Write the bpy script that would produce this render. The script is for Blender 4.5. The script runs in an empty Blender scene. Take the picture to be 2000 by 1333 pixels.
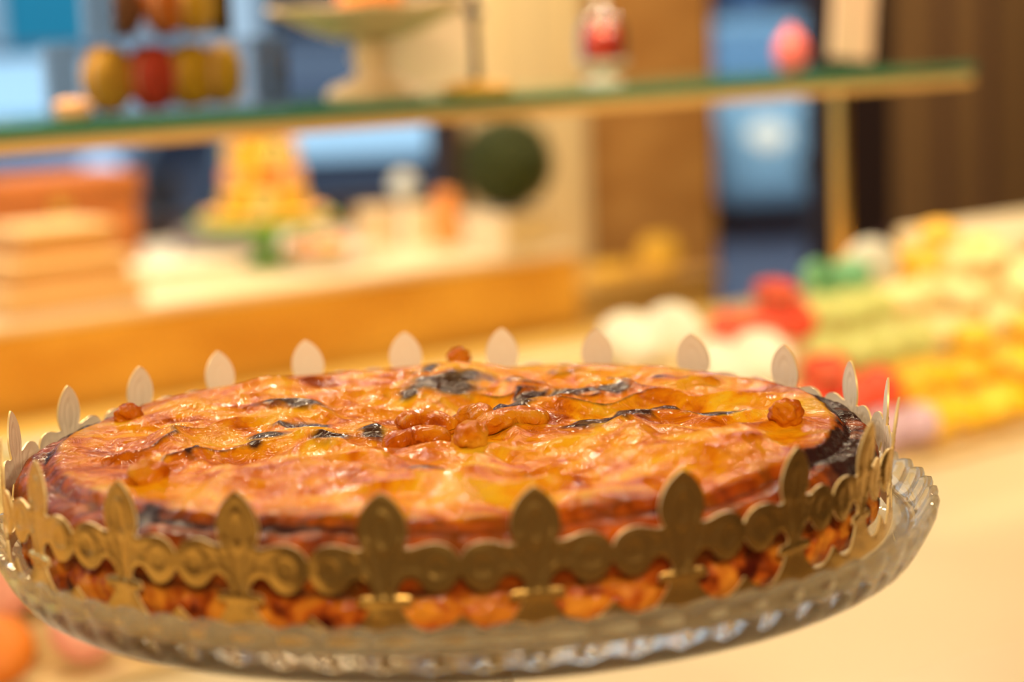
import bpy, bmesh, math, random
from math import sin, cos, pi, radians, sqrt, atan2, exp
from mathutils import Vector, Matrix, Euler, noise, geometry

scene = bpy.context.scene
COL = scene.collection

# ------------------------------------------------------------------ camera
F_PX = 3850.0
PITCH, ROLL = radians(8.75), radians(2.3)
CAM_Z = 1.35
cam_data = bpy.data.cameras.new('camera')
cam_data.sensor_width = 36.0
cam_data.lens = F_PX / 2000.0 * 36.0
cam_data.clip_start = 0.02
cam_data.clip_end = 200
cam_data.dof.use_dof = True
cam_data.dof.focus_distance = 0.695
cam_data.dof.aperture_fstop = 5.0
cam = bpy.data.objects.new('camera', cam_data)
COL.objects.link(cam)
CAM_R = Matrix.Rotation(pi / 2 - PITCH, 3, 'X') @ Matrix.Rotation(-ROLL, 3, 'Z')
cam.matrix_world = Matrix.Translation((0, 0, CAM_Z)) @ CAM_R.to_4x4()
scene.camera = cam

# ------------------------------------------------------------------ world, exposure
scene.view_settings.view_transform = 'Standard'
scene.view_settings.look = 'None'
scene.view_settings.gamma = 1.0
scene.view_settings.exposure = -0.3
world = bpy.data.worlds.new('dusk')
scene.world = world
world.use_nodes = True
bg = world.node_tree.nodes['Background']
bg.inputs['Color'].default_value = (0.52, 0.69, 0.85, 1)
bg.inputs['Strength'].default_value = 2.1

TH = radians(40)                       # the shop's long direction
UX, UY = cos(TH), sin(TH)

def ab(a, b, z=0.0):                   # shop coordinates: a along the shelves, b away from the counter
    return Vector((a * UX - b * UY, a * UY + b * UX, z))

def lamp_area(name, loc, size, power, color, target=None, size_y=None):
    d = bpy.data.lights.new(name, 'AREA')
    d.shape = 'RECTANGLE' if size_y else 'DISK'
    d.size = size
    if size_y: d.size_y = size_y
    d.energy = power
    d.color = color
    o = bpy.data.objects.new(name, d)
    COL.objects.link(o)
    o.location = loc
    if target is not None:
        o.rotation_euler = (Vector(target) - Vector(loc)).to_track_quat('-Z', 'Y').to_euler()
    return o

WARM = (1.0, 0.74, 0.44)
lamp_area('lamp_over_cake_stand', (-0.55, 1.55, 2.55), 0.16, 5, WARM, (0, 0.68, 1.2))
lamp_area('lamp_over_counter', (0.75, 1.35, 2.6), 0.16, 4, WARM, (0.2, 0.8, 1.1))
def lamp_spot(name, loc, target, power, cone, color=WARM):
    d = bpy.data.lights.new(name, 'SPOT')
    d.energy = power; d.color = color; d.spot_size = radians(cone); d.spot_blend = 0.6; d.shadow_soft_size = 0.04
    o = bpy.data.objects.new(name, d); COL.objects.link(o)
    o.location = loc
    o.rotation_euler = (Vector(target) - Vector(loc)).to_track_quat('-Z', 'Y').to_euler()
    return o
lamp_spot('macaron_fill_spot', ab(1.5, 0.72, 2.5), ab(1.5, 1.40, 1.0), 120, 40)  # added spot, out of view, to brighten the macaron rows
lamp_spot('macaron_fill_spot_left', ab(0.55, 0.72, 2.5), ab(0.55, 1.30, 0.97), 40, 30)  # likewise added, for the macarons at the left
lamp_area('right_front_fill', (1.3, -0.7, 2.1), 0.3, 13, WARM, (-0.1, 0.8, 1.2))  # added fill from the right for the left petals; no till here
for _k in range(6):                    # unseen spots added above the case to make glints on the pie
    lamp_area('glint_spot', ab(-0.25 + 0.42 * _k, 1.42 + 0.05 * (_k % 2), 1.66 + 0.05 * (_k % 3)), 0.045, 2.4, (1.0, 0.80, 0.55), ab(0.3 + 0.25 * _k, 0.9, 1.1))
lamp_area('brown_wall_fill', ab(4.6, 2.3, 2.7), 0.4, 14, WARM, ab(4.7, 3.3, 1.2))  # added lamp, out of view, that lifts the brown wall
lamp_area('front_fill', (0.1, -1.4, 2.3), 0.35, 42, WARM, (0.1, 1.2, 1.2))  # added frontal fill for the crown's paper backs and the pie side
lamp_area('lamp_over_customers', (-0.6, -0.3, 2.6), 0.35, 4, WARM, (-0.1, 0.7, 1.2))
lamp_area('lamp_over_window_bench', ab(1.2, 2.35, 2.6), 0.9, 60, WARM, ab(1.2, 2.9, 0.9), 0.3)
lamp_area('column_fill', ab(2.6, 2.3, 2.6), 0.6, 30, WARM, ab(2.6, 2.9, 1.0), 0.3)  # added lamp, out of view, to brighten the cream column

# ------------------------------------------------------------------ rays (to convert what is seen into positions)
def ray(px, py):
    return (CAM_R @ Vector(((px - 1000) / F_PX, -(py - 666.5) / F_PX, -1.0)))
def hit_b(px, py, b):                  # returns (a, z) on the vertical plane b
    d = ray(px, py)
    db = -d.x * UY + d.y * UX
    t = b / db
    return (d.x * UX + d.y * UY) * t, CAM_Z + d.z * t
def hit_z(px, py, z):
    d = ray(px, py)
    t = (z - CAM_Z) / d.z
    return d * t + Vector((0, 0, CAM_Z))
def to_ab(p):
    return (p.x * UX + p.y * UY, -p.x * UY + p.y * UX)
def at_y(px, py, y):
    d = ray(px, py)
    return d * (y / d.y) + Vector((0, 0, CAM_Z))

# ------------------------------------------------------------------ materials
def mat(name, color, rough=0.5, metal=0.0, coat=0.0, emit=None, estr=0.0, trans=0.0, ior=1.45, spec=None,
        var=0.0, scale=20.0, bump=0.0, bscale=60.0, color2=None, stretch=(1, 1, 1), alpha=1.0):
    m = bpy.data.materials.new(name)
    m.use_nodes = True
    nt = m.node_tree
    p = nt.nodes['Principled BSDF']
    p.inputs['Base Color'].default_value = (*color, 1)
    p.inputs['Roughness'].default_value = rough
    p.inputs['Metallic'].default_value = metal
    p.inputs['Coat Weight'].default_value = coat
    p.inputs['Coat Roughness'].default_value = 0.08
    p.inputs['Transmission Weight'].default_value = trans
    p.inputs['IOR'].default_value = ior
    if spec is not None: p.inputs['Specular IOR Level'].default_value = spec
    if emit:
        p.inputs['Emission Color'].default_value = (*emit, 1)
        p.inputs['Emission Strength'].default_value = estr
    tc = nt.nodes.new('ShaderNodeTexCoord')
    mp = nt.nodes.new('ShaderNodeMapping')
    mp.inputs['Scale'].default_value = stretch
    nt.links.new(tc.outputs['Object'], mp.inputs['Vector'])
    if var > 0 or color2:
        n = nt.nodes.new('ShaderNodeTexNoise')
        n.inputs['Scale'].default_value = scale
        n.inputs['Detail'].default_value = 4
        nt.links.new(mp.outputs[0], n.inputs['Vector'])
        r = nt.nodes.new('ShaderNodeValToRGB')
        c2 = color2 or tuple(max(0, c * (1 - var)) for c in color)
        r.color_ramp.elements[0].position = 0.35
        r.color_ramp.elements[1].position = 0.65
        r.color_ramp.elements[0].color = (*c2, 1)
        r.color_ramp.elements[1].color = (*color, 1)
        nt.links.new(n.outputs['Fac'], r.inputs['Fac'])
        nt.links.new(r.outputs['Color'], p.inputs['Base Color'])
    if bump > 0:
        n = nt.nodes.new('ShaderNodeTexNoise')
        n.inputs['Scale'].default_value = bscale
        n.inputs['Detail'].default_value = 3
        nt.links.new(mp.outputs[0], n.inputs['Vector'])
        b = nt.nodes.new('ShaderNodeBump')
        b.inputs['Strength'].default_value = bump
        b.inputs['Distance'].default_value = 0.002
        nt.links.new(n.outputs['Fac'], b.inputs['Height'])
        nt.links.new(b.outputs['Normal'], p.inputs['Normal'])
    return m

def clear_mat(name, tint=(1, 1, 1), glossy=0.12):
    """thin clear sheet: mostly see-through with a mirror coat"""
    m = bpy.data.materials.new(name)
    m.use_nodes = True
    nt = m.node_tree
    for n in list(nt.nodes): nt.nodes.remove(n)
    out = nt.nodes.new('ShaderNodeOutputMaterial')
    mx = nt.nodes.new('ShaderNodeMixShader')
    tr = nt.nodes.new('ShaderNodeBsdfTransparent')
    tr.inputs['Color'].default_value = (*tint, 1)
    gl = nt.nodes.new('ShaderNodeBsdfGlossy')
    gl.inputs['Roughness'].default_value = 0.05
    fr = nt.nodes.new('ShaderNodeFresnel')
    fr.inputs['IOR'].default_value = 1.45
    mm = nt.nodes.new('ShaderNodeMath'); mm.operation = 'MULTIPLY'; mm.inputs[1].default_value = glossy / 0.12
    nt.links.new(fr.outputs[0], mm.inputs[0])
    nt.links.new(mm.outputs[0], mx.inputs[0])
    nt.links.new(tr.outputs[0], mx.inputs[1])
    nt.links.new(gl.outputs[0], mx.inputs[2])
    nt.links.new(mx.outputs[0], out.inputs[0])
    return m

# ------------------------------------------------------------------ object helpers
def link_bm(name, bm, mats, parent=None, smooth=True, loc=None, rot=None):
    me = bpy.data.meshes.new(name)
    bm.normal_update()
    bm.to_mesh(me)
    bm.free()
    for m in (mats if isinstance(mats, (list, tuple)) else [mats]):
        me.materials.append(m)
    if smooth:
        me.polygons.foreach_set('use_smooth', [True] * len(me.polygons))
        try:
            me.set_sharp_from_angle(angle=radians(38))
        except Exception:
            pass
    o = bpy.data.objects.new(name, me)
    COL.objects.link(o)
    if parent: o.parent = parent
    if loc is not None: o.location = loc
    if rot is not None: o.rotation_euler = (0, 0, rot)
    return o

def tag(o, label, cat, group=None, kind=None):
    o['label'] = label
    o['category'] = cat
    if group: o['group'] = group
    if kind: o['kind'] = kind
    return o

def struct(o, label=None):
    o['kind'] = 'structure'
    if label: o['label'] = label
    return o

def empty(name, loc, rz=0.0):
    o = bpy.data.objects.new(name, None)
    o.empty_display_size = 0.02
    COL.objects.link(o)
    o.location = loc
    o.rotation_euler = (0, 0, rz)
    return o

def copy_tree(o, parent=None):
    c = o.copy(); COL.objects.link(c); c.parent = parent
    for ch in list(o.children): copy_tree(ch, c)
    return c

def bx(bm, c, s, bevel=0.0, rot=None):
    m = Matrix.Translation(c)
    if rot is not None: m = m @ rot
    r = bmesh.ops.create_cube(bm, size=1.0, matrix=m @ Matrix.Diagonal((*s, 1)))
    if bevel > 0:
        es = set()
        for v in r['verts']:
            for e in v.link_edges: es.add(e)
        bmesh.ops.bevel(bm, geom=list(es), offset=bevel, segments=2, affect='EDGES', profile=0.5)

def lathe(bm, prof, seg=48, c=(0, 0, 0), mod=None, mat_index=0):
    """prof: list of (r, z). mod(r,z,phi,i)->(r,z)"""
    rings = []
    for i, (r, z) in enumerate(prof):
        if r < 1e-6:
            rings.append([bm.verts.new((c[0], c[1], c[2] + z))])
            continue
        ring = []
        for k in range(seg):
            ph = 2 * pi * k / seg
            rr, zz = mod(r, z, ph, i) if mod else (r, z)
            ring.append(bm.verts.new((c[0] + rr * cos(ph), c[1] + rr * sin(ph), c[2] + zz)))
        rings.append(ring)
    for A, B in zip(rings, rings[1:]):
        for k in range(seg):
            k2 = (k + 1) % seg
            if len(A) == 1 and len(B) == 1: continue
            if len(A) == 1: f = bm.faces.new((A[0], B[k2], B[k]))
            elif len(B) == 1: f = bm.faces.new((A[k], A[k2], B[0]))
            else: f = bm.faces.new((A[k], A[k2], B[k2], B[k]))
            f.material_index = mat_index
    return rings

def lathe_obj(name, prof, m, parent=None, seg=48, c=(0, 0, 0), mod=None, loc=None):
    bm = bmesh.new()
    lathe(bm, prof, seg, c, mod)
    bmesh.ops.recalc_face_normals(bm, faces=bm.faces)
    return link_bm(name, bm, m, parent, loc=loc)

def box_obj(name, c, s, m, parent=None, bevel=0.0, rot=None, loc=None, rz=None):
    bm = bmesh.new()
    bx(bm, c, s, bevel, rot)
    return link_bm(name, bm, m, parent, smooth=bevel > 0, loc=loc, rot=rz)

def blob_obj(name, c, s, m, parent=None, sub=3, amp=0.0, freq=3.0, seed=0.0, rot=None):
    bm = bmesh.new()
    bmesh.ops.create_icosphere(bm, subdivisions=sub, radius=1.0)
    for v in bm.verts:
        n = v.co.normalized()
        k = 1 + amp * noise.noise(n * freq + Vector((seed, seed * 1.7, 0)))
        v.co = Vector((n.x * s[0], n.y * s[1], n.z * s[2])) * k
    if rot is not None: bmesh.ops.transform(bm, matrix=rot, verts=bm.verts)
    bmesh.ops.translate(bm, vec=c, verts=bm.verts)
    return link_bm(name, bm, m, parent)

# ------------------------------------------------------------------ shared materials
M_counter = mat('cream_counter', (0.60, 0.51, 0.33), rough=0.42, var=0.03, scale=6)
M_goldwood = mat('golden_wood', (0.88, 0.52, 0.09), rough=0.4, color2=(0.66, 0.32, 0.04), scale=3.2, stretch=(1, 1, 2.5))
M_white = mat('white_ceramic', (0.86, 0.80, 0.70), rough=0.3)
M_cream = mat('cream_paint', (0.80, 0.68, 0.42), rough=0.6)
M_creambox = mat('cream_card', (0.80, 0.58, 0.28), rough=0.6)
M_caramel = mat('caramel_card', (0.62, 0.32, 0.10), rough=0.6)
M_terra = mat('terracotta_wood', (0.50, 0.17, 0.045), rough=0.55, var=0.3, scale=8, stretch=(1, 1, 4))
M_brass = mat('brass', (0.83, 0.55, 0.16), rough=0.3, metal=0.9)
M_black = mat('black_metal', (0.03, 0.025, 0.03), rough=0.4)
M_acrylic = clear_mat('clear_acrylic', (0.97, 0.96, 0.96), 0.30)
M_pane = clear_mat('window_pane', (0.96, 0.98, 0.98), 0.06)

# ================================================================== SETTING
ROOM_H = 3.0
WB = 3.45                                  # the window wall
M_floor = mat('floor_tile', (0.35, 0.24, 0.13), rough=0.5, var=0.15, scale=3)
M_wall_brown = mat('brown_panelling', (0.34, 0.21, 0.10), rough=0.6, var=0.25, scale=2.5, stretch=(6, 6, 0.3))
M_wall_dark = mat('dark_room_wall', (0.16, 0.09, 0.06), rough=0.8)
M_ceil = mat('ceiling_paint', (0.55, 0.42, 0.30), rough=0.9)
M_woodpanel = mat('oak_panelling', (0.56, 0.31, 0.10), rough=0.5, color2=(0.44, 0.22, 0.065), scale=4, stretch=(1, 1, 3))
M_frame = mat('dark_window_frame', (0.035, 0.022, 0.025), rough=0.5)
M_oldbrass = mat('gilt_post', (0.36, 0.21, 0.06), rough=0.45)

def wall_piece(name, a0, a1, b, z0, z1, m, th=0.08, label=None, kind=True):
    c = ab((a0 + a1) / 2, b + th / 2, (z0 + z1) / 2)
    o = box_obj(name, (0, 0, 0), (a1 - a0, th, z1 - z0), m, loc=c, rz=TH)
    if kind: struct(o, label)
    return o

A_MIN, A_MAX, B_MIN = -2.6, 6.4, -2.6
fl = box_obj('floor', (0, 0, 0), (A_MAX - A_MIN, WB + 0.1 - B_MIN, 0.1), M_floor,
             loc=ab((A_MIN + A_MAX) / 2, (B_MIN + WB + 0.1) / 2, -0.05), rz=TH)
struct(fl)
ce = box_obj('ceiling', (0, 0, 0), (A_MAX - A_MIN, WB + 0.1 - B_MIN, 0.1), M_ceil,
             loc=ab((A_MIN + A_MAX) / 2, (B_MIN + WB + 0.1) / 2, ROOM_H + 0.05), rz=TH)
struct(ce)
wall_piece('wall_back', A_MIN, A_MAX, B_MIN - 0.08, 0, ROOM_H, M_wall_dark)
for nm, a in (('wall_left', A_MIN), ('wall_right', A_MAX)):
    o = box_obj(nm, (0, 0, 0), (0.08, WB + 0.1 - B_MIN, ROOM_H), M_wall_dark,
                loc=ab(a, (B_MIN + WB + 0.1) / 2, ROOM_H / 2), rz=TH)
    struct(o)

a_w1 = hit_b(905, 300, WB)[0]
a_p0 = hit_b(1120, 300, WB)[0]
a_p1 = hit_b(1393, 350, WB)[0]
a_d1 = hit_b(1605, 350, WB)[0]
a_g0 = hit_b(1628, 350, WB)[0]; a_g1 = hit_b(1662, 350, WB)[0]
a_k1 = hit_b(1745, 350, WB)[0]
# window wall, left to right: shop window, oak panelling, glazed door, dark post, brown wall
wall_piece('wall_front', A_MIN, a_w1, WB, 0, 0.98, M_woodpanel)
wall_piece('wall_front_pier', a_w1, a_p1, WB, 0, ROOM_H, M_woodpanel)
wall_piece('wall_front_right', a_k1, A_MAX, WB, 0, ROOM_H, M_wall_brown)
wall_piece('wall_front_dark_pier', a_d1 + 0.05, a_k1, WB, 0, ROOM_H, M_frame)
wall_piece('wall_front_lintel', a_p1, a_d1 + 0.05, WB, 2.5, ROOM_H, M_frame)
wall_piece('wall_front_window_lintel', A_MIN, a_w1, WB, 2.6, ROOM_H, M_cream)
w = wall_piece('window_1', A_MIN, a_w1, WB + 0.02, 0.98, 2.6, M_pane, th=0.006)
bm = bmesh.new()
for a in (A_MIN + 0.03, a_w1 - 0.03):
    bx(bm, (a - (A_MIN + a_w1) / 2, 0, 0), (0.06, 0.05, 1.62))
bx(bm, (0, 0, 0.79), (a_w1 - A_MIN, 0.05, 0.05)); bx(bm, (0, 0, -0.79), (a_w1 - A_MIN, 0.05, 0.05))
fr = link_bm('window_frame', bm, M_frame, w, smooth=False)
dr = wall_piece('door_1', a_p1, a_d1 + 0.05, WB + 0.02, 0.0, 2.5, M_pane, th=0.008)
wd = a_d1 + 0.05 - a_p1
bm = bmesh.new()
bx(bm, (-wd / 2 + 0.006, 0, 0), (0.012, 0.05, 2.5)); bx(bm, (wd / 2 - 0.028, 0, 0), (0.056, 0.05, 2.5))
bx(bm, (0, 0, 1.2), (wd, 0.05, 0.1)); bx(bm, (0, 0, -1.2), (wd, 0.05, 0.1))
link_bm('door_frame', bm, M_frame, dr, smooth=False)
# panelling boards on the brown wall
for k, px in enumerate((1838, 1925)):
    a = hit_b(px, 300, WB)[0]
    t = box_obj('trim_%d' % (k + 2), (0, 0, 0), (0.03, 0.02, ROOM_H - 0.01), M_wall_dark,
                loc=ab(a, WB - 0.011, ROOM_H / 2), rz=TH)
    struct(t)

# free-standing cream column at the end of the window bench
CB = 3.375
a_c0 = hit_b(948, 300, CB)[0]; a_c1 = hit_b(1152, 300, CB)[0]
bm = bmesh.new()
bx(bm, (0, 0, 0), (a_c1 - a_c0, 0.07, ROOM_H - 0.002), 0.004)
for s in (-1, 1):
    bx(bm, (s * (a_c1 - a_c0) * 0.33, -0.038, 0), (0.02, 0.012, ROOM_H - 0.1), 0.004)
col_o = link_bm('column', bm, M_cream, loc=ab((a_c0 + a_c1) / 2, CB + 0.037, ROOM_H / 2), rot=TH)
struct(col_o, 'cream painted column at the end of the window bench')

# ================================================================== COUNTERS
EDGE_B = 1.10
CT = CAM_Z - 0.40                          # counter top height
counter = empty('counter', ab(1.2, EDGE_B - 0.75, 0), TH)
tag(counter, 'smooth cream counter under the glass cake stand', 'counter')
box_obj('counter_top', (0, 0.35, CT - 0.02), (5.0, 0.8, 0.04), M_counter, counter, bevel=0.006)
box_obj('cabinet', (0, 0.35, (CT - 0.04) / 2), (4.9, 0.75, CT - 0.0402), M_cream, counter)

# display case with the stepped macaron tray
ROWS = [  # b of row centre, height of step top above counter
    (1.145, 0.000), (1.208, 0.022), (1.272, 0.050), (1.336, 0.078), (1.40, 0.10)]
M_tray = mat('pale_tray', (0.82, 0.66, 0.36), rough=0.45)
bm = bmesh.new()
for i, (b, dz) in enumerate(ROWS):
    w_ = 0.064
    bx(bm, (0, b - 1.27, (dz + 0.0) / 2 - 0.03), (3.6, w_ - 0.0002, dz + 0.06))
tray = link_bm('stepped_tray', bm, M_tray, loc=ab(1.3, 1.27, CT), rot=TH, smooth=False)
tag(tray, 'pale stepped display tray carrying the rows of macarons', 'tray')
bm = bmesh.new()
bx(bm, (0, 0, 0), (3.7, 0.56, CT - 0.062), 0)
c2 = link_bm('display_cabinet', bm, M_cream, loc=ab(1.3, EDGE_B + 0.286, (CT - 0.062) / 2), rot=TH, smooth=False)
tag(c2, 'cream display cabinet standing under the macaron tray', 'cabinet')

# low display table between case and window bench
LT = CAM_Z - 0.50
M_lowtable = mat('yellow_marble', (0.74, 0.56, 0.16), rough=0.4, color2=(0.62, 0.40, 0.09), scale=2.2)
bm = bmesh.new()
bx(bm, (0, 0, -0.02), (5.2, 0.78, 0.04), 0.004)
lt = link_bm('display_table', bm, M_lowtable, loc=ab(1.6, 2.10, LT), rot=TH)
tag(lt, 'low yellow marbled table in front of the golden window bench', 'table')
for sa in (-2.4, 2.4):
    for sb in (-0.3, 0.3):
        box_obj('leg', (sa, sb, -0.04 - (LT - 0.04) / 2), (0.06, 0.06, LT - 0.04), M_cream, lt)

# window bench
LZ = CAM_Z - 0.362
LB = 2.519
a_le = hit_b(1128, 500, LB)[0]
bench = empty('window_bench', ab(a_le / 2, LB, 0), TH)
tag(bench, 'long window bench with pale top and golden marbled wood front', 'bench')
L_ = a_le + 1.6
M_benchtop = mat('pale_bench_top', (0.86, 0.76, 0.56), rough=0.35)
box_obj('bench_top', (-0.8, 0.415, LZ - 0.0075), (L_, 0.83, 0.015), M_benchtop, bench, bevel=0.003)
box_obj('front_panel', (-0.8, 0.015, (LZ - 0.015) / 2), (L_, 0.03, LZ - 0.016), M_goldwood, bench)
box_obj('end_panel', (L_ / 2 - 0.8 - 0.015, 0.42, (LZ - 0.015) / 2), (0.03, 0.78, LZ - 0.016), M_goldwood, bench)

# ================================================================== GLASS SHELF
SB, SZ = 1.269, CAM_Z - 0.0465
a_s1 = hit_b(1905, 135, SB)[0]
M_shelfglass = mat('green_glass_shelf', (0.10, 0.33, 0.18), rough=0.08, trans=0.5, ior=1.5)
M_lit_edge = mat('lit_edge_gold', (0.78, 0.50, 0.18), rough=0.35)  # gold colour stands in for light on the glass's front edge
shelf = empty('glass_shelf', ab(0, SB, SZ), TH)
tag(shelf, 'green-edged glass shelf with a strip painted as its lit edge over the macaron case', 'shelf')
box_obj('glass_panel', ((a_s1 - 1.6) / 2, 0.11, -0.005), (a_s1 + 1.6, 0.22, 0.010), M_shelfglass, shelf, bevel=0.001)
box_obj('lit_edge_strip', ((a_s1 - 1.6) / 2, 0.006, -0.0153), (a_s1 + 1.6, 0.008, 0.010), M_lit_edge, shelf, bevel=0.001)
for aa in (-0.75, hit_b(1641, 300, SB + 0.19)[0]):
    bm = bmesh.new()
    bx(bm, (aa, 0.19, -0.0102 - (SZ - CT - 0.045) / 2), (0.013, 0.013, SZ - CT - 0.045))
    link_bm('bracket_post', bm, M_brass, shelf, smooth=False)

# ================================================================== GLASS CAKE STAND
PCX, PCY = -0.0240, 0.688
PZ = CAM_Z - 0.1685                         # surface the pie rests on
def glass_mat(name, color=(1, 1, 1), rough=0.0):
    m = bpy.data.materials.new(name)
    m.use_nodes = True
    p = m.node_tree.nodes['Principled BSDF']
    p.inputs['Base Color'].default_value = (*color, 1)
    p.inputs['Roughness'].default_value = rough
    p.inputs['Transmission Weight'].default_value = 1.0
    p.inputs['IOR'].default_value = 1.47
    nt = m.node_tree
    tr = nt.nodes.new('ShaderNodeBsdfTransparent'); tr.inputs['Color'].default_value = (0.97, 0.97, 0.93, 1)
    mx = nt.nodes.new('ShaderNodeMixShader'); mx.inputs[0].default_value = 0.74
    nt.links.new(tr.outputs[0], mx.inputs[1]); nt.links.new(p.outputs[0], mx.inputs[2])
    nt.links.new(mx.outputs[0], nt.nodes['Material Output'].inputs['Surface'])
    return m
M_glass = glass_mat('pressed_glass', (0.97, 0.98, 0.95))
NF = 70
stand = empty('cake_stand', (PCX + 0.0055, PCY, CT))
tag(stand, 'clear pressed-glass cake stand with scalloped fluted rim holding the pie', 'cake stand')
pz = PZ - CT
def rim_mod(r, z, ph, i):
    f = min(1, max(0, (r - 0.1565) / 0.006))
    w = abs(sin(NF * ph / 2)) - 0.55              # rounded lobes with pointed valleys between
    return r + f * 0.0022 * w * (1.0 if i >= n_in else 0.5), z + f * 0.0018 * w
prof_in = [(0.0, pz), (0.06, pz), (0.12, pz), (0.150, pz), (0.1545, pz), (0.1565, pz + 0.0004), (0.1582, pz + 0.0018),
           (0.1597, pz + 0.0040), (0.1610, pz + 0.0062), (0.1620, pz + 0.0078), (0.1629, pz + 0.0086)]
prof_out = [(0.1640, pz + 0.0084), (0.1645, pz + 0.0070), (0.1640, pz + 0.0045), (0.1625, pz + 0.0010), (0.1602, pz - 0.0040),
            (0.1575, pz - 0.0085), (0.1535, pz - 0.0112), (0.145, pz - 0.0120), (0.10, pz - 0.0075), (0.05, pz - 0.0075), (0.022, pz - 0.010)]
n_in = len(prof_in)
bm = bmesh.new()
rings = lathe(bm, prof_in + prof_out + [(0.0, pz - 0.010)], NF * 12, mod=rim_mod)
bmesh.ops.recalc_face_normals(bm, faces=bm.faces)
link_bm('plate', bm, M_glass, stand)
lathe_obj('stem', [(0, pz - 0.0102), (0.022, pz - 0.0102), (0.018, pz - 0.025), (0.012, pz - 0.05), (0.016, pz - 0.07), (0.022, pz - 0.08), (0.014, pz - 0.095),
                   (0.012, pz - 0.14), (0.02, 0.03), (0.03, 0.0202), (0, 0.0202)], M_glass, stand, seg=64)
lathe_obj('foot', [(0, 0.02), (0.03, 0.02), (0.055, 0.012), (0.075, 0.006), (0.080, 0.001), (0.078, 0.0), (0, 0.0)], M_glass, stand, seg=96)

# ================================================================== PIE
PR = 0.149
def sst(x, a, b):
    t = min(1, max(0, (x - a) / (b - a)))
    return t * t * (3 - 2 * t)
def nz(x, y, z=0.0): return noise.noise(Vector((x, y, z)))
def fold(x, y):                       # sharp creased wrinkles
    v = nz(x * 26 + 3.3, y * 30 + 1.1, 4.0) + 0.45 * nz(x * 55, y * 60, 9.0)
    return 1 - min(1, abs(v) * 3.2)

TOPZ = 0.034
def px_to_pie(px, py, z=TOPZ):
    p = hit_z(px, py, PZ + z)
    return p.x - PCX, p.y - PCY
burn_px = [(860, 757, 85, 16), (800, 772, 40, 10), (905, 742, 60, 10), (995, 740, 45, 8), (1000, 808, 38, 16), (1025, 785, 20, 20), (1040, 770, 40, 8),
           (1150, 828, 60, 13), (1245, 805, 42, 14), (1200, 818, 30, 10), (1290, 795, 40, 6), (725, 835, 42, 12),
           (650, 852, 55, 15), (600, 826, 50, 6), (845, 908, 42, 9), (880, 903, 40, 6), (385, 883, 14, 8), (1060, 912, 14, 7),
           (520, 848, 40, 6), (570, 802, 60, 7), (1120, 768, 60, 8), (1200, 765, 60, 6), (1300, 740, 40, 5), (1390, 800, 50, 5),
           (1010, 765, 8, 10), (640, 722, 40, 6), (495, 860, 26, 5), (830, 730, 22, 6)]
burns = []
for (x, y, wx, wy) in burn_px:
    cx, cy = px_to_pie(x, y)
    x2, _ = px_to_pie(x + wx, y); _, y2 = px_to_pie(x, y - wy)
    burns.append((cx, cy, abs(x2 - cx), abs(y2 - cy)))
def burn_at(x, y):
    s = 0
    wxn = 0.007 * nz(x * 70, y * 70, 2.0) + 0.003 * nz(x * 200, y * 200, 2.0); wyn = 0.007 * nz(x * 70, y * 70, 7.0) + 0.003 * nz(x * 200, y * 200, 7.0)
    for (cx, cy, wx, wy) in burns:
        d = ((x + wxn - cx) / wx) ** 2 + ((y + wyn - cy) / wy) ** 2
        if d < 2.2: s = max(s, 1 - sst(sqrt(d), 0.25, 1.45))
    m = sst(nz(x * 14 + 2, y * 14, 6.0), 0.02, 0.30) * (1 - sst(sqrt(x * x + y * y), 0.10, 0.13))
    s = max(s, 0.62 * m * sst(fold(x, y), 0.80, 0.98))
    return s

def pie_top(x, y, r):
    z = TOPZ - 0.001
    z += 0.0058 * nz(x * 17 + 5, y * 17, 1.0) + 0.0042 * nz(x * 38, y * 38 + 2, 3.0)
    z += 0.0026 * (fold(x, y) - 0.4)
    z += 0.0012 * nz(x * 90, y * 90, 5.0)
    z -= 0.0028 * exp(-(r / 0.045) ** 2)
    z += 0.0020 * exp(-((r - 0.10) / 0.03) ** 2)
    # soft sag towards front, raised tent under the far dough knob
    kx, ky = px_to_pie(900, 690)
    d = sqrt((x - kx) ** 2 * 1.0 + (y - ky) ** 2 * 0.5)
    z += 0.0055 * exp(-(d / 0.022) ** 2)
    z += 0.0022 * burn_at(x, y) * 0.6
    return z

NR, NP = 250, 760
bm = bmesh.new()
rings = []; cols = []
cv = bm.verts.new((0, 0, pie_top(0, 0, 0))); cols.append((burn_at(0, 0), 0, 0))
R_TOP = 0.1345
n_top = 190
prof_edge = [(0.1358, 0.0328), (0.1370, 0.0315), (0.1382, 0.0301), (0.1392, 0.0295), (0.1402, 0.0295), (0.1415, 0.0298), (0.1430, 0.0296), (0.1445, 0.0296),
             (0.1460, 0.0290), (0.1473, 0.0278), (0.1483, 0.0262), (0.1490, 0.0240), (0.1493, 0.0218), (0.1492, 0.0196), (0.1487, 0.0175),
             (0.1480, 0.0160), (0.1474, 0.0148), (0.1472, 0.0136), (0.1475, 0.0122), (0.1481, 0.0108), (0.1486, 0.0092), (0.1488, 0.0076),
             (0.1486, 0.0060), (0.1480, 0.0042), (0.1470, 0.0024), (0.1455, 0.0008), (0.1440, 0.0)]
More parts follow.
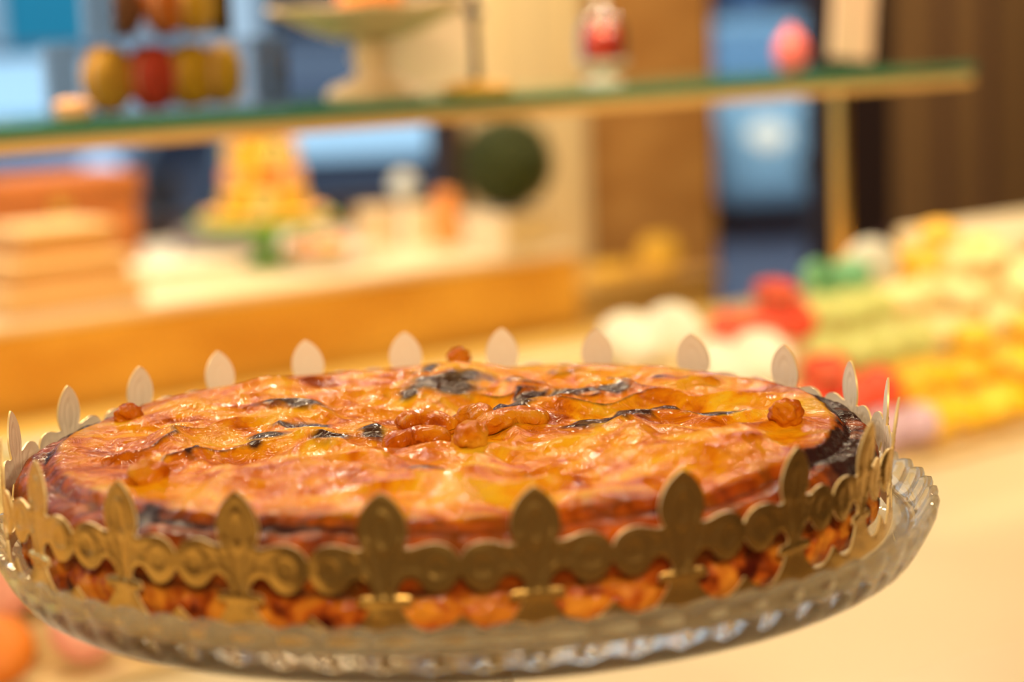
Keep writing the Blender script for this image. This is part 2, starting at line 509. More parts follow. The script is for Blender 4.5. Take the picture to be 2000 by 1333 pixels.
# denser edge
pe = []
for (p0, p1) in zip(prof_edge, prof_edge[1:]):
    for t in (0, 0.34, 0.67): pe.append((p0[0] + (p1[0] - p0[0]) * t, p0[1] + (p1[1] - p0[1]) * t))
pe.append(prof_edge[-1])
for i in range(n_top + len(pe)):
    ring = []
    for k in range(NP):
        ph = 2 * pi * k / NP
        cxn, cyn = cos(ph), sin(ph)
        wob = 0.0012 * nz(cxn * 2.5, cyn * 2.5, 3) + 0.0006 * nz(cxn * 9, cyn * 9, 5)
        if i < n_top:
            r = R_TOP * ((i + 1) / n_top) ** 0.85
            x, y = r * cxn, r * cyn
            f = sst(r, 0.112, R_TOP)
            z = pie_top(x, y, r) * (1 - f) + f * (0.0335 + 0.0030 * nz(x * 18, y * 18, 8) + 0.0012 * nz(x * 50, y * 50, 8))
            bu = burn_at(x, y)
            edge = 0.25 * sst(r, 0.125, 0.1345) + 0.6 * sst(r, 0.118, 0.1345) * max(0, nz(cxn * 4 + 7, cyn * 4, 1) * 1.8)
            cols.append((max(bu, 0), edge, 0.0))
            ring.append(bm.verts.new((x + wob * cxn, y + wob * cyn, z)))
        else:
            r, z = pe[i - n_top]
            j = i - n_top
            s = j / len(pe)
            a1 = nz(cxn * 14, cyn * 14, z * 60); a2 = nz(cxn * 40, cyn * 40, z * 240)
            crimp = 0.5 + 0.5 * cos(ph * 54 + 3 * nz(cxn * 3, cyn * 3, 1))
            lowf = sst(0.016 - z, 0, 0.006)
            topf = 1 - sst(s, 0.0, 0.08)
            base = 0.0030 * nz(r * cxn * 18, r * cyn * 18, 8) + 0.0012 * nz(r * cxn * 50, r * cyn * 50, 8)
            z2 = z + base * (1 - sst(s, 0.1, 0.5)) + 0.0006 * a2 * (1 - s) - 0.0005 * crimp * (1 - lowf)
            rr = r + wob + 0.0007 * a1 + lowf * (0.0009 * a2 + 0.0010 * a1)
            if j == len(pe) - 1: z2 = 0.0
            z2 = max(z2, 0.0)
            groove = exp(-((r - 0.1388) / 0.0010) ** 2) * (1 if z > 0.025 else 0)
            patch = 0.5 + 0.9 * nz(cxn * 3.2 + 2, cyn * 3.2, 4.4) + 0.5 * nz(cxn * 11, cyn * 11, z * 90)
            bu = groove * (0.40 + 0.4 * max(0, patch)) + sst(z, 0.018, 0.029) * max(0, patch - 0.45) * 1.2
            # strongly baked spots at the left and right borders
            dl = abs((ph - 2.93 + pi) % (2 * pi) - pi); dr_ = abs((ph - (-0.05) + pi) % (2 * pi) - pi)
            if z > 0.016: bu += 0.9 * exp(-(dl / 0.4) ** 2) * max(0, 0.25 + patch * 0.8) + 0.9 * exp(-(dr_ / 0.5) ** 2) * max(0, 0.25 + patch * 0.8)
            seam = exp(-((z - 0.0145) / 0.0018) ** 2) * (0.5 + 0.8 * a1)
            bu = max(bu, 0.75 * seam)
            cols.append((min(1, max(0, bu)), 0.9, lowf))
            rr *= 1.008
            ring.append(bm.verts.new((rr * cxn, rr * cyn, z2)))
    rings.append(ring)
for k in range(NP): bm.faces.new((cv, rings[0][k], rings[0][(k + 1) % NP]))
for A, B in zip(rings, rings[1:]):
    for k in range(NP):
        k2 = (k + 1) % NP
        bm.faces.new((A[k], B[k], B[k2], A[k2]))
bm.faces.new(list(reversed(rings[-1])))

def pie_material(name, use_attr=True, dark=1.0, g=1.0):
    m = bpy.data.materials.new(name)
    m.use_nodes = True
    nt = m.node_tree; N = nt.nodes; Lk = nt.links
    p = N['Principled BSDF']
    tc = N.new('ShaderNodeTexCoord')
    def tex(scale, detail=5, dist=0.0, rough=0.55):
        n = N.new('ShaderNodeTexNoise'); n.inputs['Scale'].default_value = scale
        n.inputs['Detail'].default_value = detail; n.inputs['Distortion'].default_value = dist
        n.inputs['Roughness'].default_value = rough
        Lk.new(tc.outputs['Object'], n.inputs['Vector']); return n
    def ramp(src, stops):
        r = N.new('ShaderNodeValToRGB')
        while len(r.color_ramp.elements) < len(stops): r.color_ramp.elements.new(0.5)
        for e, (pos, c) in zip(r.color_ramp.elements, stops):
            e.position = pos; e.color = (*c, 1)
        Lk.new(src, r.inputs['Fac']); return r
    def mix(fac, a, b, mode='MIX'):
        x = N.new('ShaderNodeMix'); x.data_type = 'RGBA'; x.blend_type = mode
        if isinstance(fac, float): x.inputs[0].default_value = fac
        else: Lk.new(fac, x.inputs[0])
        Lk.new(a, x.inputs[6]); 
        if isinstance(b, tuple): x.inputs[7].default_value = (*b, 1)
        else: Lk.new(b, x.inputs[7])
        return x.outputs[2]
    n1 = tex(34, 9, 1.0, 0.62)
    base = ramp(n1.outputs['Fac'], [(0.32, (0.36 * dark, 0.060 * dark * g, 0.002)), (0.42, (0.74 * dark, 0.20 * dark * g, 0.003)), (0.52, (0.96 * dark, 0.40 * dark * g, 0.005)), (0.64, (1.0 * dark, 0.60 * dark * g, 0.02))])
    col = base.outputs['Color']
    if use_attr:
        at = N.new('ShaderNodeAttribute'); at.attribute_name = 'bake'
        sp = N.new('ShaderNodeSeparateColor'); Lk.new(at.outputs['Color'], sp.inputs[0])
        n2 = tex(70, 6, 1.2)
        side = ramp(n2.outputs['Fac'], [(0.3, (0.06, 0.008, 0.003)), (0.5, (0.22, 0.028, 0.004)), (0.7, (0.48, 0.09, 0.008))])
        col = mix(sp.outputs[1], col, side.outputs['Color'])
        n3 = tex(90, 5, 0.6)
        flaky = ramp(n3.outputs['Fac'], [(0.38, (0.07, 0.008, 0.004)), (0.48, (0.45, 0.09, 0.01)), (0.62, (0.74, 0.29, 0.03))])
        col = mix(sp.outputs[2], col, flaky.outputs['Color'])
        n4 = tex(160, 4)
        mm = N.new('ShaderNodeMath'); mm.operation = 'MULTIPLY_ADD'
        Lk.new(n4.outputs['Fac'], mm.inputs[0]); mm.inputs[1].default_value = 0.8; mm.inputs[2].default_value = -0.4
        ad = N.new('ShaderNodeMath'); ad.operation = 'ADD'; ad.use_clamp = True
        Lk.new(sp.outputs[0], ad.inputs[0]); Lk.new(mm.outputs[0], ad.inputs[1])
        br = ramp(ad.outputs[0], [(0.18, (0, 0, 0)), (0.42, (0.35, 0.35, 0.35)), (0.8, (1, 1, 1))])
        m2 = N.new('ShaderNodeMath'); m2.operation = 'MULTIPLY'
        Lk.new(br.outputs['Color'], m2.inputs[0]); m2.inputs[1].default_value = 0.96
        col = mix(m2.outputs[0], col, (0.022, 0.010, 0.012))
        # faint brown halo round each scorched spot
    Lk.new(col, p.inputs['Base Color'])
    p.inputs['Roughness'].default_value = 0.45
    p.inputs['Specular IOR Level'].default_value = 0.0
    p.inputs['Coat Weight'].default_value = 0.36
    p.inputs['Coat Roughness'].default_value = 0.07
    p.inputs['Coat IOR'].default_value = 1.42
    nb = tex(120, 3.5, 1.4, 0.55)
    nb2 = tex(420, 3, 0.4, 0.5)
    b1 = N.new('ShaderNodeBump'); b1.inputs['Strength'].default_value = 0.85; b1.inputs['Distance'].default_value = 0.0022
    Lk.new(nb.outputs['Fac'], b1.inputs['Height'])
    b2 = N.new('ShaderNodeBump'); b2.inputs['Strength'].default_value = 0.12; b2.inputs['Distance'].default_value = 0.0006
    Lk.new(nb2.outputs['Fac'], b2.inputs['Height']); Lk.new(b1.outputs['Normal'], b2.inputs['Normal'])
    Lk.new(b2.outputs['Normal'], p.inputs['Normal'])
    Lk.new(b2.outputs['Normal'], p.inputs['Coat Normal'])
    return m
M_pie = pie_material('glazed_crust', True, 0.76)
M_dough = pie_material('glazed_dough', False, 0.6, 0.78)

pie = empty('pie', (PCX, PCY, PZ))
tag(pie, 'large round glazed golden-brown pastry pie with scorched patches on the glass stand', 'pie')
crust = link_bm('crust', bm, M_pie, pie)
ca = crust.data.color_attributes.new('bake', 'FLOAT_COLOR', 'POINT')
flat = []
for c in cols: flat.extend((c[0], c[1], c[2], 1.0))
ca.data.foreach_set('color', flat)
crust.data.attributes.remove(crust.data.attributes['sharp_edge']) if 'sharp_edge' in crust.data.attributes else None

def top_z(x, y):
    r = sqrt(x * x + y * y)
    f = sst(r, 0.112, R_TOP)
    return pie_top(x, y, r) * (1 - f) + f * 0.0335
# dough knobs
for (px, py, s, sd) in ((900, 690, 0.0046, 1), (252, 822, 0.0050, 2), (293, 945, 0.0066, 3), (1535, 836, 0.0056, 4)):
    x, y = px_to_pie(px, py, 0.033)
    r = sqrt(x * x + y * y)
    if r > 0.139: x *= 0.139 / r; y *= 0.139 / r
    blob_obj('dough_knob', (x, y, top_z(x, y) + s * 0.30), (s * 1.08, s, s * 0.92), M_dough, pie, sub=4, amp=0.28, freq=2.2, seed=sd)
# bow of dough strips in the middle
def strip(pts, w, h, seed):
    bm = bmesh.new()
    n = 48; m_ = 20
    P = []
    for i in range(n + 1):
        t = i / n
        k = t * (len(pts) - 1); j = min(int(k), len(pts) - 2); f = k - j
        p0 = pts[max(j - 1, 0)]; p1 = pts[j]; p2 = pts[j + 1]; p3 = pts[min(j + 2, len(pts) - 1)]
        q = [0.5 * (2 * p1[c] + (p2[c] - p0[c]) * f + (2 * p0[c] - 5 * p1[c] + 4 * p2[c] - p3[c]) * f * f +
                    (3 * p1[c] - p0[c] - 3 * p2[c] + p3[c]) * f ** 3) for c in range(2)]
        P.append(q)
    za = sum(top_z(*P[j]) for j in range(0, 16)) / 16; zb_ = sum(top_z(*P[j]) for j in range(n - 15, n + 1)) / 16
    rings = []
    for i in range(n + 1):
        a = P[max(i - 1, 0)]; b = P[min(i + 1, n)]
        d = Vector((b[0] - a[0], b[1] - a[1])).normalized(); sN = Vector((-d.y, d.x))
        t = i / n
        taper = max(0.02, (1 - abs(2 * t - 1) ** 5)) ** 0.5
        zc = za * (1 - t) + zb_ * t + h * 0.55 + 0.0016 * sin(pi * t)
        ring = []
        for k in range(m_):
            an = 2 * pi * k / m_
            nn = 1 + 0.16 * nz(cos(an) * 1.3 + seed, t * 7, sin(an) * 1.3)
            o_ = w * taper * cos(an) * nn; zz = h * taper * sin(an) * nn
            zz -= 0.22 * h * exp(-(o_ / (w * 0.18)) ** 2) * (1 if sin(an) > 0 else 0)
            ring.append(bm.verts.new((P[i][0] + sN.x * o_, P[i][1] + sN.y * o_, zc + zz)))
        rings.append(ring)
    for A, B in zip(rings, rings[1:]):
        for k in range(m_): bm.faces.new((A[k], A[(k + 1) % m_], B[(k + 1) % m_], B[k]))
    bm.faces.new(list(reversed(rings[0]))); bm.faces.new(rings[-1])
    bmesh.ops.recalc_face_normals(bm, faces=bm.faces)
    return link_bm('dough_strip', bm, M_dough, pie)
def pp(*l): return [px_to_pie(x, y, 0.032) for x, y in l]
strip(pp((748, 868), (810, 862), (880, 862)), 0.0056, 0.0036, 1)
strip(pp((778, 838), (830, 832), (885, 840)), 0.0062, 0.0034, 2)
strip(pp((935, 850), (1000, 838), (1072, 838)), 0.0066, 0.0036, 3)
strip(pp((890, 832), (930, 832), (952, 842)), 0.0050, 0.0044, 4)
kx, ky = px_to_pie(920, 866, 0.033)
blob_obj('dough_knot', (kx, ky, top_z(kx, ky) + 0.003), (0.0058, 0.0100, 0.0050), M_dough, pie, sub=4, amp=0.25, freq=2.0, seed=9)

# ================================================================== GOLD CARD CROWN
def arc_pts(c, r, a0, a1, n, ry=None):
    ry = ry or r
    return [(c[0] + r * cos(a0 + (a1 - a0) * i / (n - 1)), c[1] + ry * sin(a0 + (a1 - a0) * i / (n - 1))) for i in range(n)]
right = [(0.5, 0.205), (0.46, 0.168), (0.41, 0.128), (0.35, 0.100), (0.29, 0.092), (0.235, 0.102), (0.185, 0.138), (0.145, 0.185), (0.110, 0.238), (0.100, 0.268),
         (0.150, 0.272), (0.180, 0.290), (0.178, 0.322), (0.150, 0.338), (0.085, 0.342), (0.072, 0.356),
         (0.085, 0.395), (0.115, 0.435), (0.155, 0.458), (0.200, 0.455), (0.235, 0.425), (0.262, 0.390), (0.300, 0.362), (0.350, 0.352),
         (0.405, 0.366), (0.450, 0.400), (0.480, 0.440), (0.5, 0.475),
         (0.5, 0.572), (0.480, 0.612), (0.448, 0.648), (0.405, 0.672), (0.350, 0.684), (0.290, 0.680), (0.235, 0.664), (0.185, 0.650), (0.135, 0.652),
         (0.152, 0.690), (0.165, 0.735), (0.168, 0.780), (0.160, 0.830), (0.142, 0.880), (0.112, 0.930), (0.072, 0.975), (0.035, 1.004)]
outline = [(0.0, 0.0)] + [(0.1 * i, 0.0) for i in range(1, 6)] + right + [(0.0, 1.022)]
outline += [(-x, y) for (x, y) in reversed(outline[1:-1])]
# refine the outline
ol = []
for i in range(len(outline)):
    a = Vector(outline[i]); b = Vector(outline[(i + 1) % len(outline)])
    k = max(1, int((b - a).length / 0.022))
    for j in range(k): ol.append(a.lerp(b, j / k))
def inside(x, y):
    c = False
    n = len(ol)
    for i in range(n):
        a = ol[i]; b = ol[(i + 1) % n]
        if (a.y > y) != (b.y > y) and x < (b.x - a.x) * (y - a.y) / (b.y - a.y) + a.x: c = not c
    return c
def edge_dist(x, y):
    best = 9.0
    n = len(ol)
    for i in range(n):
        a = ol[i]; b = ol[(i + 1) % n]
        if abs(abs(a.x) - 0.5) < 1e-6 and abs(abs(b.x) - 0.5) < 1e-6: continue
        if a.y < 1e-6 and b.y < 1e-6: pass
        dx, dy = b.x - a.x, b.y - a.y
        L2 = dx * dx + dy * dy + 1e-12
        t = max(0, min(1, ((x - a.x) * dx + (y - a.y) * dy) / L2))
        d = (x - a.x - t * dx) ** 2 + (y - a.y - t * dy) ** 2
        if d < best: best = d
    return sqrt(best)
pts = [Vector(p) for p in ol]
nb_ = len(pts)
g = 0.0195
ny_ = int(1.03 / g)
for j in range(ny_ + 1):
    for i in range(int(1 / g) + 2):
        x = -0.5 + (i + (0.5 if j % 2 else 0)) * g; y = j * g
        if abs(x) < 0.49 and inside(x, y) and edge_dist(x, y) > g * 0.45: pts.append(Vector((x, y)))
res = geometry.delaunay_2d_cdt(pts, [(i, (i + 1) % nb_) for i in range(nb_)], [], 1, 1e-5)
U_pts, U_faces = [tuple(p) for p in res[0]], [tuple(f) for f in res[2]]
U_d = [edge_dist(x, y) for (x, y) in U_pts]
def emboss(x, y, d):
    h = 0.0
    h += 0.00022 * exp(-((d - 0.035) / 0.013) ** 2) * (1 if y > 0.34 else 0.5)            # raised border line
    # inner teardrop of the tall petal
    ax = abs(x)
    td = sqrt((x / 0.075) ** 2 + ((y - 0.76) / 0.15) ** 2) if y < 0.95 else 9
    h += 0.00030 * exp(-((td - 0.8) / 0.16) ** 2)
    # veins running from the binding up into petal and lobes
    if 0.34 < y < 0.72:
        c1 = 0.03 + (y - 0.34) * 0.22
        h += 0.00034 * exp(-((ax - c1) / 0.012) ** 2)
        c2 = 0.06 + (y - 0.34) * 0.44
        h += 0.0003 * exp(-((ax - c2) / 0.013) ** 2)
    # ring on each lobe
    ld = sqrt(((ax - 0.355) / 0.105) ** 2 + ((y - 0.52) / 0.12) ** 2)
    h += 0.00034 * exp(-((ld - 0.75) / 0.15) ** 2)
    if ld < 0.6: h += 0.00012 * sin(y * 150)
    if 0.27 < y < 0.345: h += 0.0006 * exp(-((y - 0.307) / 0.025) ** 2)
    return h
U_e = [emboss(x, y, d) for (x, y), d in zip(U_pts, U_d)]
# boundary edges of one unit that are real cut edges (not the join to the next unit)
from collections import Counter
ec = Counter()
for f in U_faces:
    for i in range(len(f)):
        ec[tuple(sorted((f[i], f[(i + 1) % len(f)])))] += 1
cut = [e for e, n in ec.items() if n == 1 and not (abs(abs(U_pts[e[0]][0]) - 0.5) < 1e-5 and abs(abs(U_pts[e[1]][0]) - 0.5) < 1e-5)]

tips = [-1.27, -0.98, -0.675, -0.40, -0.119, 0.160, 0.450, 0.735, 1.01, 1.28, 1.52, 1.77, 2.08, 2.42, 2.715, 2.99, 3.26, 3.54, 3.80, 4.07, 4.36, 4.69]
NT = len(tips)
tips = [t + 0.025 for t in tips]
CR_R, CR_H = 0.1542, 0.0435
rnd = random.Random(4)
lean = [rnd.uniform(-0.0015, 0.003) for _ in tips]
twist = [rnd.uniform(-0.10, 0.10) for _ in tips]
twist[3] = 0.10; twist[4] = -0.05; twist[5] = -0.02; twist[6] = 0.05
lean[9] = 0.004; lean[10] = 0.002; lean[5] = 0.0; lean[4] = -0.001; lean[6] = 0.001
lean[7] = 0.002; lean[8] = 0.0045
M_gold = bpy.data.materials.new('gold_foil'); M_gold.use_nodes = True
nt = M_gold.node_tree; p = nt.nodes['Principled BSDF']
p.inputs['Base Color'].default_value = (0.86, 0.56, 0.17, 1)
p.inputs['Metallic'].default_value = 0.96
p.inputs['Roughness'].default_value = 0.27
tc = nt.nodes.new('ShaderNodeTexCoord'); n = nt.nodes.new('ShaderNodeTexNoise'); n.inputs['Scale'].default_value = 900
n.inputs['Detail'].default_value = 2
nt.links.new(tc.outputs['Object'], n.inputs['Vector'])
b = nt.nodes.new('ShaderNodeBump'); b.inputs['Strength'].default_value = 0.18; b.inputs['Distance'].default_value = 0.0004
nt.links.new(n.outputs['Fac'], b.inputs['Height']); nt.links.new(b.outputs['Normal'], p.inputs['Normal'])
M_paper = mat('crown_paper_back', (0.93, 0.83, 0.68), rough=0.7)
M_cut = mat('crown_cut_edge', (0.85, 0.68, 0.34), rough=0.4, metal=0.3)

bm = bmesh.new()
cache = {}
TCK = 0.0007
for ti in range(NT):
    ph = tips[ti]
    lo = tips[ti - 1] - (2 * pi if ti == 0 else 0)
    hi = tips[(ti + 1) % NT] + (2 * pi if ti == NT - 1 else 0)
    hl, hr = (ph - lo) / 2, (hi - ph) / 2
    fo, fi = [], []
    for vi, (x, y) in enumerate(U_pts):
        dphi = x * 2 * (hl if x < 0 else hr)
        half = hl if x < 0 else hr
        rr = CR_R
        # flattened facet: chord instead of arc
        chord = CR_R * cos(half * 0.95) / cos(dphi) * (1 / cos(half * 0.95)) * (0.5 + 0.5 * cos(half))
        rr = 0.45 * CR_R + 0.55 * chord
        edgef = 1 - abs(2 * x) ** 2                # 0 at joins so units meet
        rr = CR_R + (rr - CR_R) * edgef
        tl = max(0, y - 0.3)
        rr += lean[ti] * tl ** 1.2 * edgef * 1.4
        rr += twist[ti] * x * 0.04 * edgef * min(1, y * 2)
        rr += 0.0016 * nz(cos(ph + dphi) * 1.7, sin(ph + dphi) * 1.7, 3.3)
        rr = max(rr, 0.1522)
        z = y * CR_H
        a = ph + dphi
        if abs(abs(x) - 0.5) < 1e-5:
            key = (ti if x > 0 else (ti - 1) % NT, round(y, 5))
            if key in cache:
                o_, i_ = cache[key]
            else:
                o_ = bm.verts.new(((rr + TCK / 2) * sin(a), -(rr + TCK / 2) * cos(a), z))
                i_ = bm.verts.new(((rr - TCK / 2) * sin(a), -(rr - TCK / 2) * cos(a), z))
                cache[key] = (o_, i_)
        else:
            ro = rr + TCK / 2 + U_e[vi]; ri = rr - TCK / 2 + U_e[vi] * 0.8
            o_ = bm.verts.new((ro * sin(a), -ro * cos(a), z)); i_ = bm.verts.new((ri * sin(a), -ri * cos(a), z))
        fo.append(o_); fi.append(i_)
    for f in U_faces:
        try:
            A = bm.faces.new([fo[i] for i in f]); A.material_index = 0
            B = bm.faces.new([fi[i] for i in reversed(f)]); B.material_index = 1
        except ValueError: pass
    for (a_, b_) in cut:
        try:
            q = bm.faces.new((fo[a_], fo[b_], fi[b_], fi[a_])); q.material_index = 2
        except ValueError: pass
bmesh.ops.recalc_face_normals(bm, faces=bm.faces)
crown = link_bm('card_coronet', bm, [M_gold, M_paper, M_cut], loc=(PCX, PCY, PZ + 0.0004))
tag(crown, 'gold foil card crown of cut-out lilies wrapped around the pie', 'crown')

# ================================================================== MACARONS
def hexc(*c): return tuple(c)
MAC = {
    'yellow': (0.90, 0.55, 0.02), 'golden': (0.86, 0.50, 0.05), 'coral red': (0.82, 0.09, 0.04), 'pink': (0.90, 0.42, 0.33), 'orange': (0.86, 0.26, 0.03),
    'pale cream': (0.88, 0.72, 0.34), 'pale green': (0.62, 0.66, 0.22), 'mint green': (0.25, 0.66, 0.35), 'white': (0.95, 0.92, 0.82), 'lavender': (0.52, 0.36, 0.46),
    'brown': (0.30, 0.14, 0.06), 'peach': (0.90, 0.50, 0.24)}
_mm = {}
def mac_mat(c):
    if c not in _mm:
        _mm[c] = mat('macaron_' + c.replace(' ', '_'), MAC[c], rough=0.5, bump=0.15, bscale=300)
    return _mm[c]
M_fill = mat('macaron_cream', (0.86, 0.66, 0.38), rough=0.6)
_proto = {}
def macaron(color, loc, rot, scale=1.0, label='', group=None, fill=None):
    """a macaron of 45 mm; its axis is local z"""
    key = color
    if key not in _proto:
        R, h = 0.0225, 0.0125
        def shell_bm(s):
            bm = bmesh.new()
            lathe(bm, [(0, h), (R * 0.5, h * 0.96), (R * 0.8, h * 0.80), (R * 0.95, h * 0.55), (R * 0.985, h * 0.40), (R * 1.02, h * 0.34), (R * 1.0, h * 0.24), (R * 0.9, h * 0.20), (0, h * 0.20)],
                  40, mod=lambda r, z, ph, i: (r + (0.0005 * sin(ph * 17) if i in (5, 6) else 0), z))
            if s < 0: bmesh.ops.scale(bm, vec=(1, 1, -1), verts=bm.verts)
            bmesh.ops.recalc_face_normals(bm, faces=bm.faces)
            return bm
        bmf = bmesh.new()
        lathe(bmf, [(0, h * 0.199), (R * 0.86, h * 0.199), (R * 0.9, 0), (R * 0.86, -h * 0.199), (0, -h * 0.199)], 32)
        bmesh.ops.recalc_face_normals(bmf, faces=bmf.faces)
        mes = []
        for nm, bmx, mt in (('shell', shell_bm(1), mac_mat(color)), ('shell', shell_bm(-1), mac_mat(color)), ('filling', bmf, M_fill)):
            me = bpy.data.meshes.new(nm); bmx.to_mesh(me); bmx.free(); me.materials.append(mt)
            me.polygons.foreach_set('use_smooth', [True] * len(me.polygons))
            mes.append((nm, me))
        _proto[key] = mes
    root = bpy.data.objects.new('macaron', None); COL.objects.link(root)
    root.empty_display_size = 0.01
    root.location = loc; root.rotation_euler = rot; root.scale = (scale,) * 3
    for nm, me in _proto[key]:
        o = bpy.data.objects.new(nm, me); COL.objects.link(o); o.parent = root
    tag(root, label, 'macaron', group)
    return root

MR = 0.0225
STEP = 0.0455
rm = random.Random(11)
row_names = ['front tray row', 'second tray row', 'third tray row', 'fourth tray row', 'rearmost tray row']
# colour runs per row by the picture x where they start
runs = [
    [(-120, 60, 'orange'), (60, 200, 'pink'), (200, 330, 'yellow'), (1690, 1790, 'lavender'), (1790, 2080, 'yellow')],
    [(-100, 120, 'pink'), (1180, 1330, 'white'), (1560, 1745, 'coral red'), (1745, 2060, 'yellow')],
    [(-120, 80, 'pale cream'), (1370, 1520, 'white'), (1590, 1800, 'pale green'), (1800, 2050, 'pale cream')],
    [(1195, 1335, 'white'), (1400, 1575, 'coral red'), (1575, 1740, 'pale green'), (1740, 2020, 'pale cream')],
    [(1580, 1680, 'mint green'), (1680, 1750, 'white'), (1750, 1920, 'golden')],
]
ords = ['first', 'second', 'third', 'fourth', 'fifth', 'sixth', 'seventh', 'eighth', 'ninth', 'tenth', 'eleventh', 'twelfth', 'thirteenth',
        'fourteenth', 'fifteenth', 'sixteenth', 'seventeenth', 'eighteenth', 'nineteenth', 'twentieth']
for ri, (b, dz) in enumerate(ROWS):
    for (x0, x1, colr) in runs[ri]:
        yy = 700
        a0 = hit_b(x0, yy, b)[0]; a1 = hit_b(x1, yy, b)[0]
        a = a0 + STEP / 2; k = 0
        while a < a1:
            jit = rm.uniform(-0.002, 0.002)
            macaron(colr, ab(a, b + jit, CT + dz + 0.0275 * (1.3 if colr == 'white' else 1)), (radians(rm.uniform(30, 62)), rm.uniform(-0.15, 0.15), rm.uniform(-0.5, 0.7)), rm.uniform(0.97, 1.04) * (1.3 if colr == 'white' else 1),
                    '%s macaron, %s from the left of its colour in the %s' % (colr, ords[min(k, 19)], row_names[ri]),
                    'macarons laid in rows in the case')
            if colr not in ('white', 'lavender') and rm.random() < 0.35 and a + STEP < a1:
                macaron(colr, ab(a + 0.02, b + rm.uniform(0, 0.008), CT + dz + 0.057), (radians(rm.uniform(5, 30)), rm.uniform(-0.3, 0.3), 0), 1.0,
                        '%s macaron on top of the %s, above the %s of its colour' % (colr, row_names[ri], ords[min(k, 19)]),
                        'macarons laid on top of the rows')
            a += STEP * (1.25 if colr == 'white' else 1); k += 1

# clear boxes of macarons on the glass shelf
def clear_box(name, w, d, h, loc, label):
    t = 0.0012
    root = empty(name, loc, TH)
    tag(root, label, 'box', None)
    bm = bmesh.new()
    for (c, s) in (((0, 0, t / 2), (w, d, t)), ((0, -d / 2 + t / 2, h / 2), (w, t, h - 2 * t)), ((0, d / 2 - t / 2, h / 2), (w, t, h - 2 * t)),
                   ((-w / 2 + t / 2, 0, h / 2), (t, d - 2 * t, h - 2 * t)), ((w / 2 - t / 2, 0, h / 2), (t, d - 2 * t, h - 2 * t))):
        bx(bm, c, s)
    link_bm('box_body', bm, M_acrylic, root, smooth=False)
    box_obj('lid', (0, 0, h - t / 2), (w, d, t), M_acrylic, root)
    return root
bS = SB + 0.075
aL = hit_b(118, 200, bS)[0]; aR = hit_b(528, 200, bS)[0]
zl = SZ + 0.0003
bh = 0.056
clear_box('clear_box', aR - aL, 0.056, bh, ab((aL + aR) / 2, bS, zl), 'lower clear acrylic box holding four macarons on the glass shelf')
for (px, colr, lab) in ((212, 'golden', 'golden orange macaron, leftmost in the lower clear box'), (298, 'coral red', 'red orange macaron in the lower clear box'),
                        (375, 'yellow', 'yellow macaron beside the red one in the lower clear box'), (434, 'yellow', 'yellow macaron, rightmost in the lower clear box')):
    a = hit_b(px, 160, bS)[0]
    macaron(colr, ab(a, bS, zl + 0.0016 + 0.0256), (pi / 2, 0, radians(66) if px < 400 else radians(78)), 1.1 if px < 400 else 1.06, lab, 'macarons in the clear boxes')
aL2 = hit_b(188, 40, bS)[0]; aR2 = hit_b(418, 40, bS)[0]
clear_box('clear_box', aR2 - aL2, 0.052, 0.052, ab((aL2 + aR2) / 2, bS, zl + bh + 0.0003), 'smaller clear acrylic box of macarons stacked on the lower box')
for (px, colr, lab) in ((240, 'brown', 'chocolate brown macaron in the upper clear box'), (322, 'orange', 'orange macaron in the upper clear box'), (378, 'yellow', 'yellow macaron in the upper clear box')):
    a = hit_b(px, 40, bS)[0]
    macaron(colr, ab(a, bS, zl + bh + 0.0022 + 0.0232), (pi / 2, 0, radians(76)), 1.0, lab, 'macarons in the clear boxes')
# small orange sweet at the left of the box
aS = hit_b(142, 200, SB + 0.03)[0]
mc = macaron('peach', ab(aS, SB + 0.03, SZ + 0.0125 * 0.62 + 0.0004), (0, 0, 0), 0.62, 'small peach macaron lying flat on the shelf beside the clear box')

# white pedestal stand on the shelf
b_ = SB + 0.108
aC, _ = hit_b(730, 190, b_)
ps = empty('pedestal_dish', ab(aC, b_, SZ + 0.0003), TH)
tag(ps, 'small cream ceramic pedestal dish with wavy rim on the glass shelf', 'dish')
M_pine = mat('cream_glaze', (0.82, 0.62, 0.36), rough=0.4)
lathe_obj('foot', [(0, 0), (0.040, 0), (0.042, 0.003), (0.036, 0.010), (0.026, 0.014), (0.018, 0.018), (0, 0.018)], M_pine, ps, seg=64)
lathe_obj('stem', [(0, 0.0181), (0.017, 0.0181), (0.014, 0.026), (0.019, 0.034), (0.014, 0.042), (0.018, 0.0499), (0, 0.0499)], M_pine, ps, seg=48)
lathe_obj('bowl', [(0, 0.050), (0.030, 0.050), (0.050, 0.058), (0.066, 0.066), (0.078, 0.072), (0.087, 0.074), (0.088, 0.078), (0.078, 0.0785), (0.05, 0.076), (0, 0.074)], M_pine, ps, seg=96,
          mod=lambda r, z, ph, i: (r, z + 0.0012 * sin(8 * ph) * min(1, max(0, (r - 0.06) / 0.03))))
# orange cake on it
ck = empty('small_cake', ab(hit_b(722, 0, b_)[0], b_, SZ + 0.0003 + 0.0745), TH)
tag(ck, 'small orange cake on the cream pedestal dish', 'cake')
M_orange = mat('orange_icing', (0.84, 0.30, 0.06), rough=0.4)
lathe_obj('sponge', [(0, 0), (0.028, 0), (0.028, 0.018), (0, 0.018)], M_orange, ck, seg=40)
lathe_obj('icing', [(0, 0.0182), (0.026, 0.0182), (0.029, 0.022), (0.02, 0.030), (0, 0.032)], mac_mat('peach'), ck, seg=40)
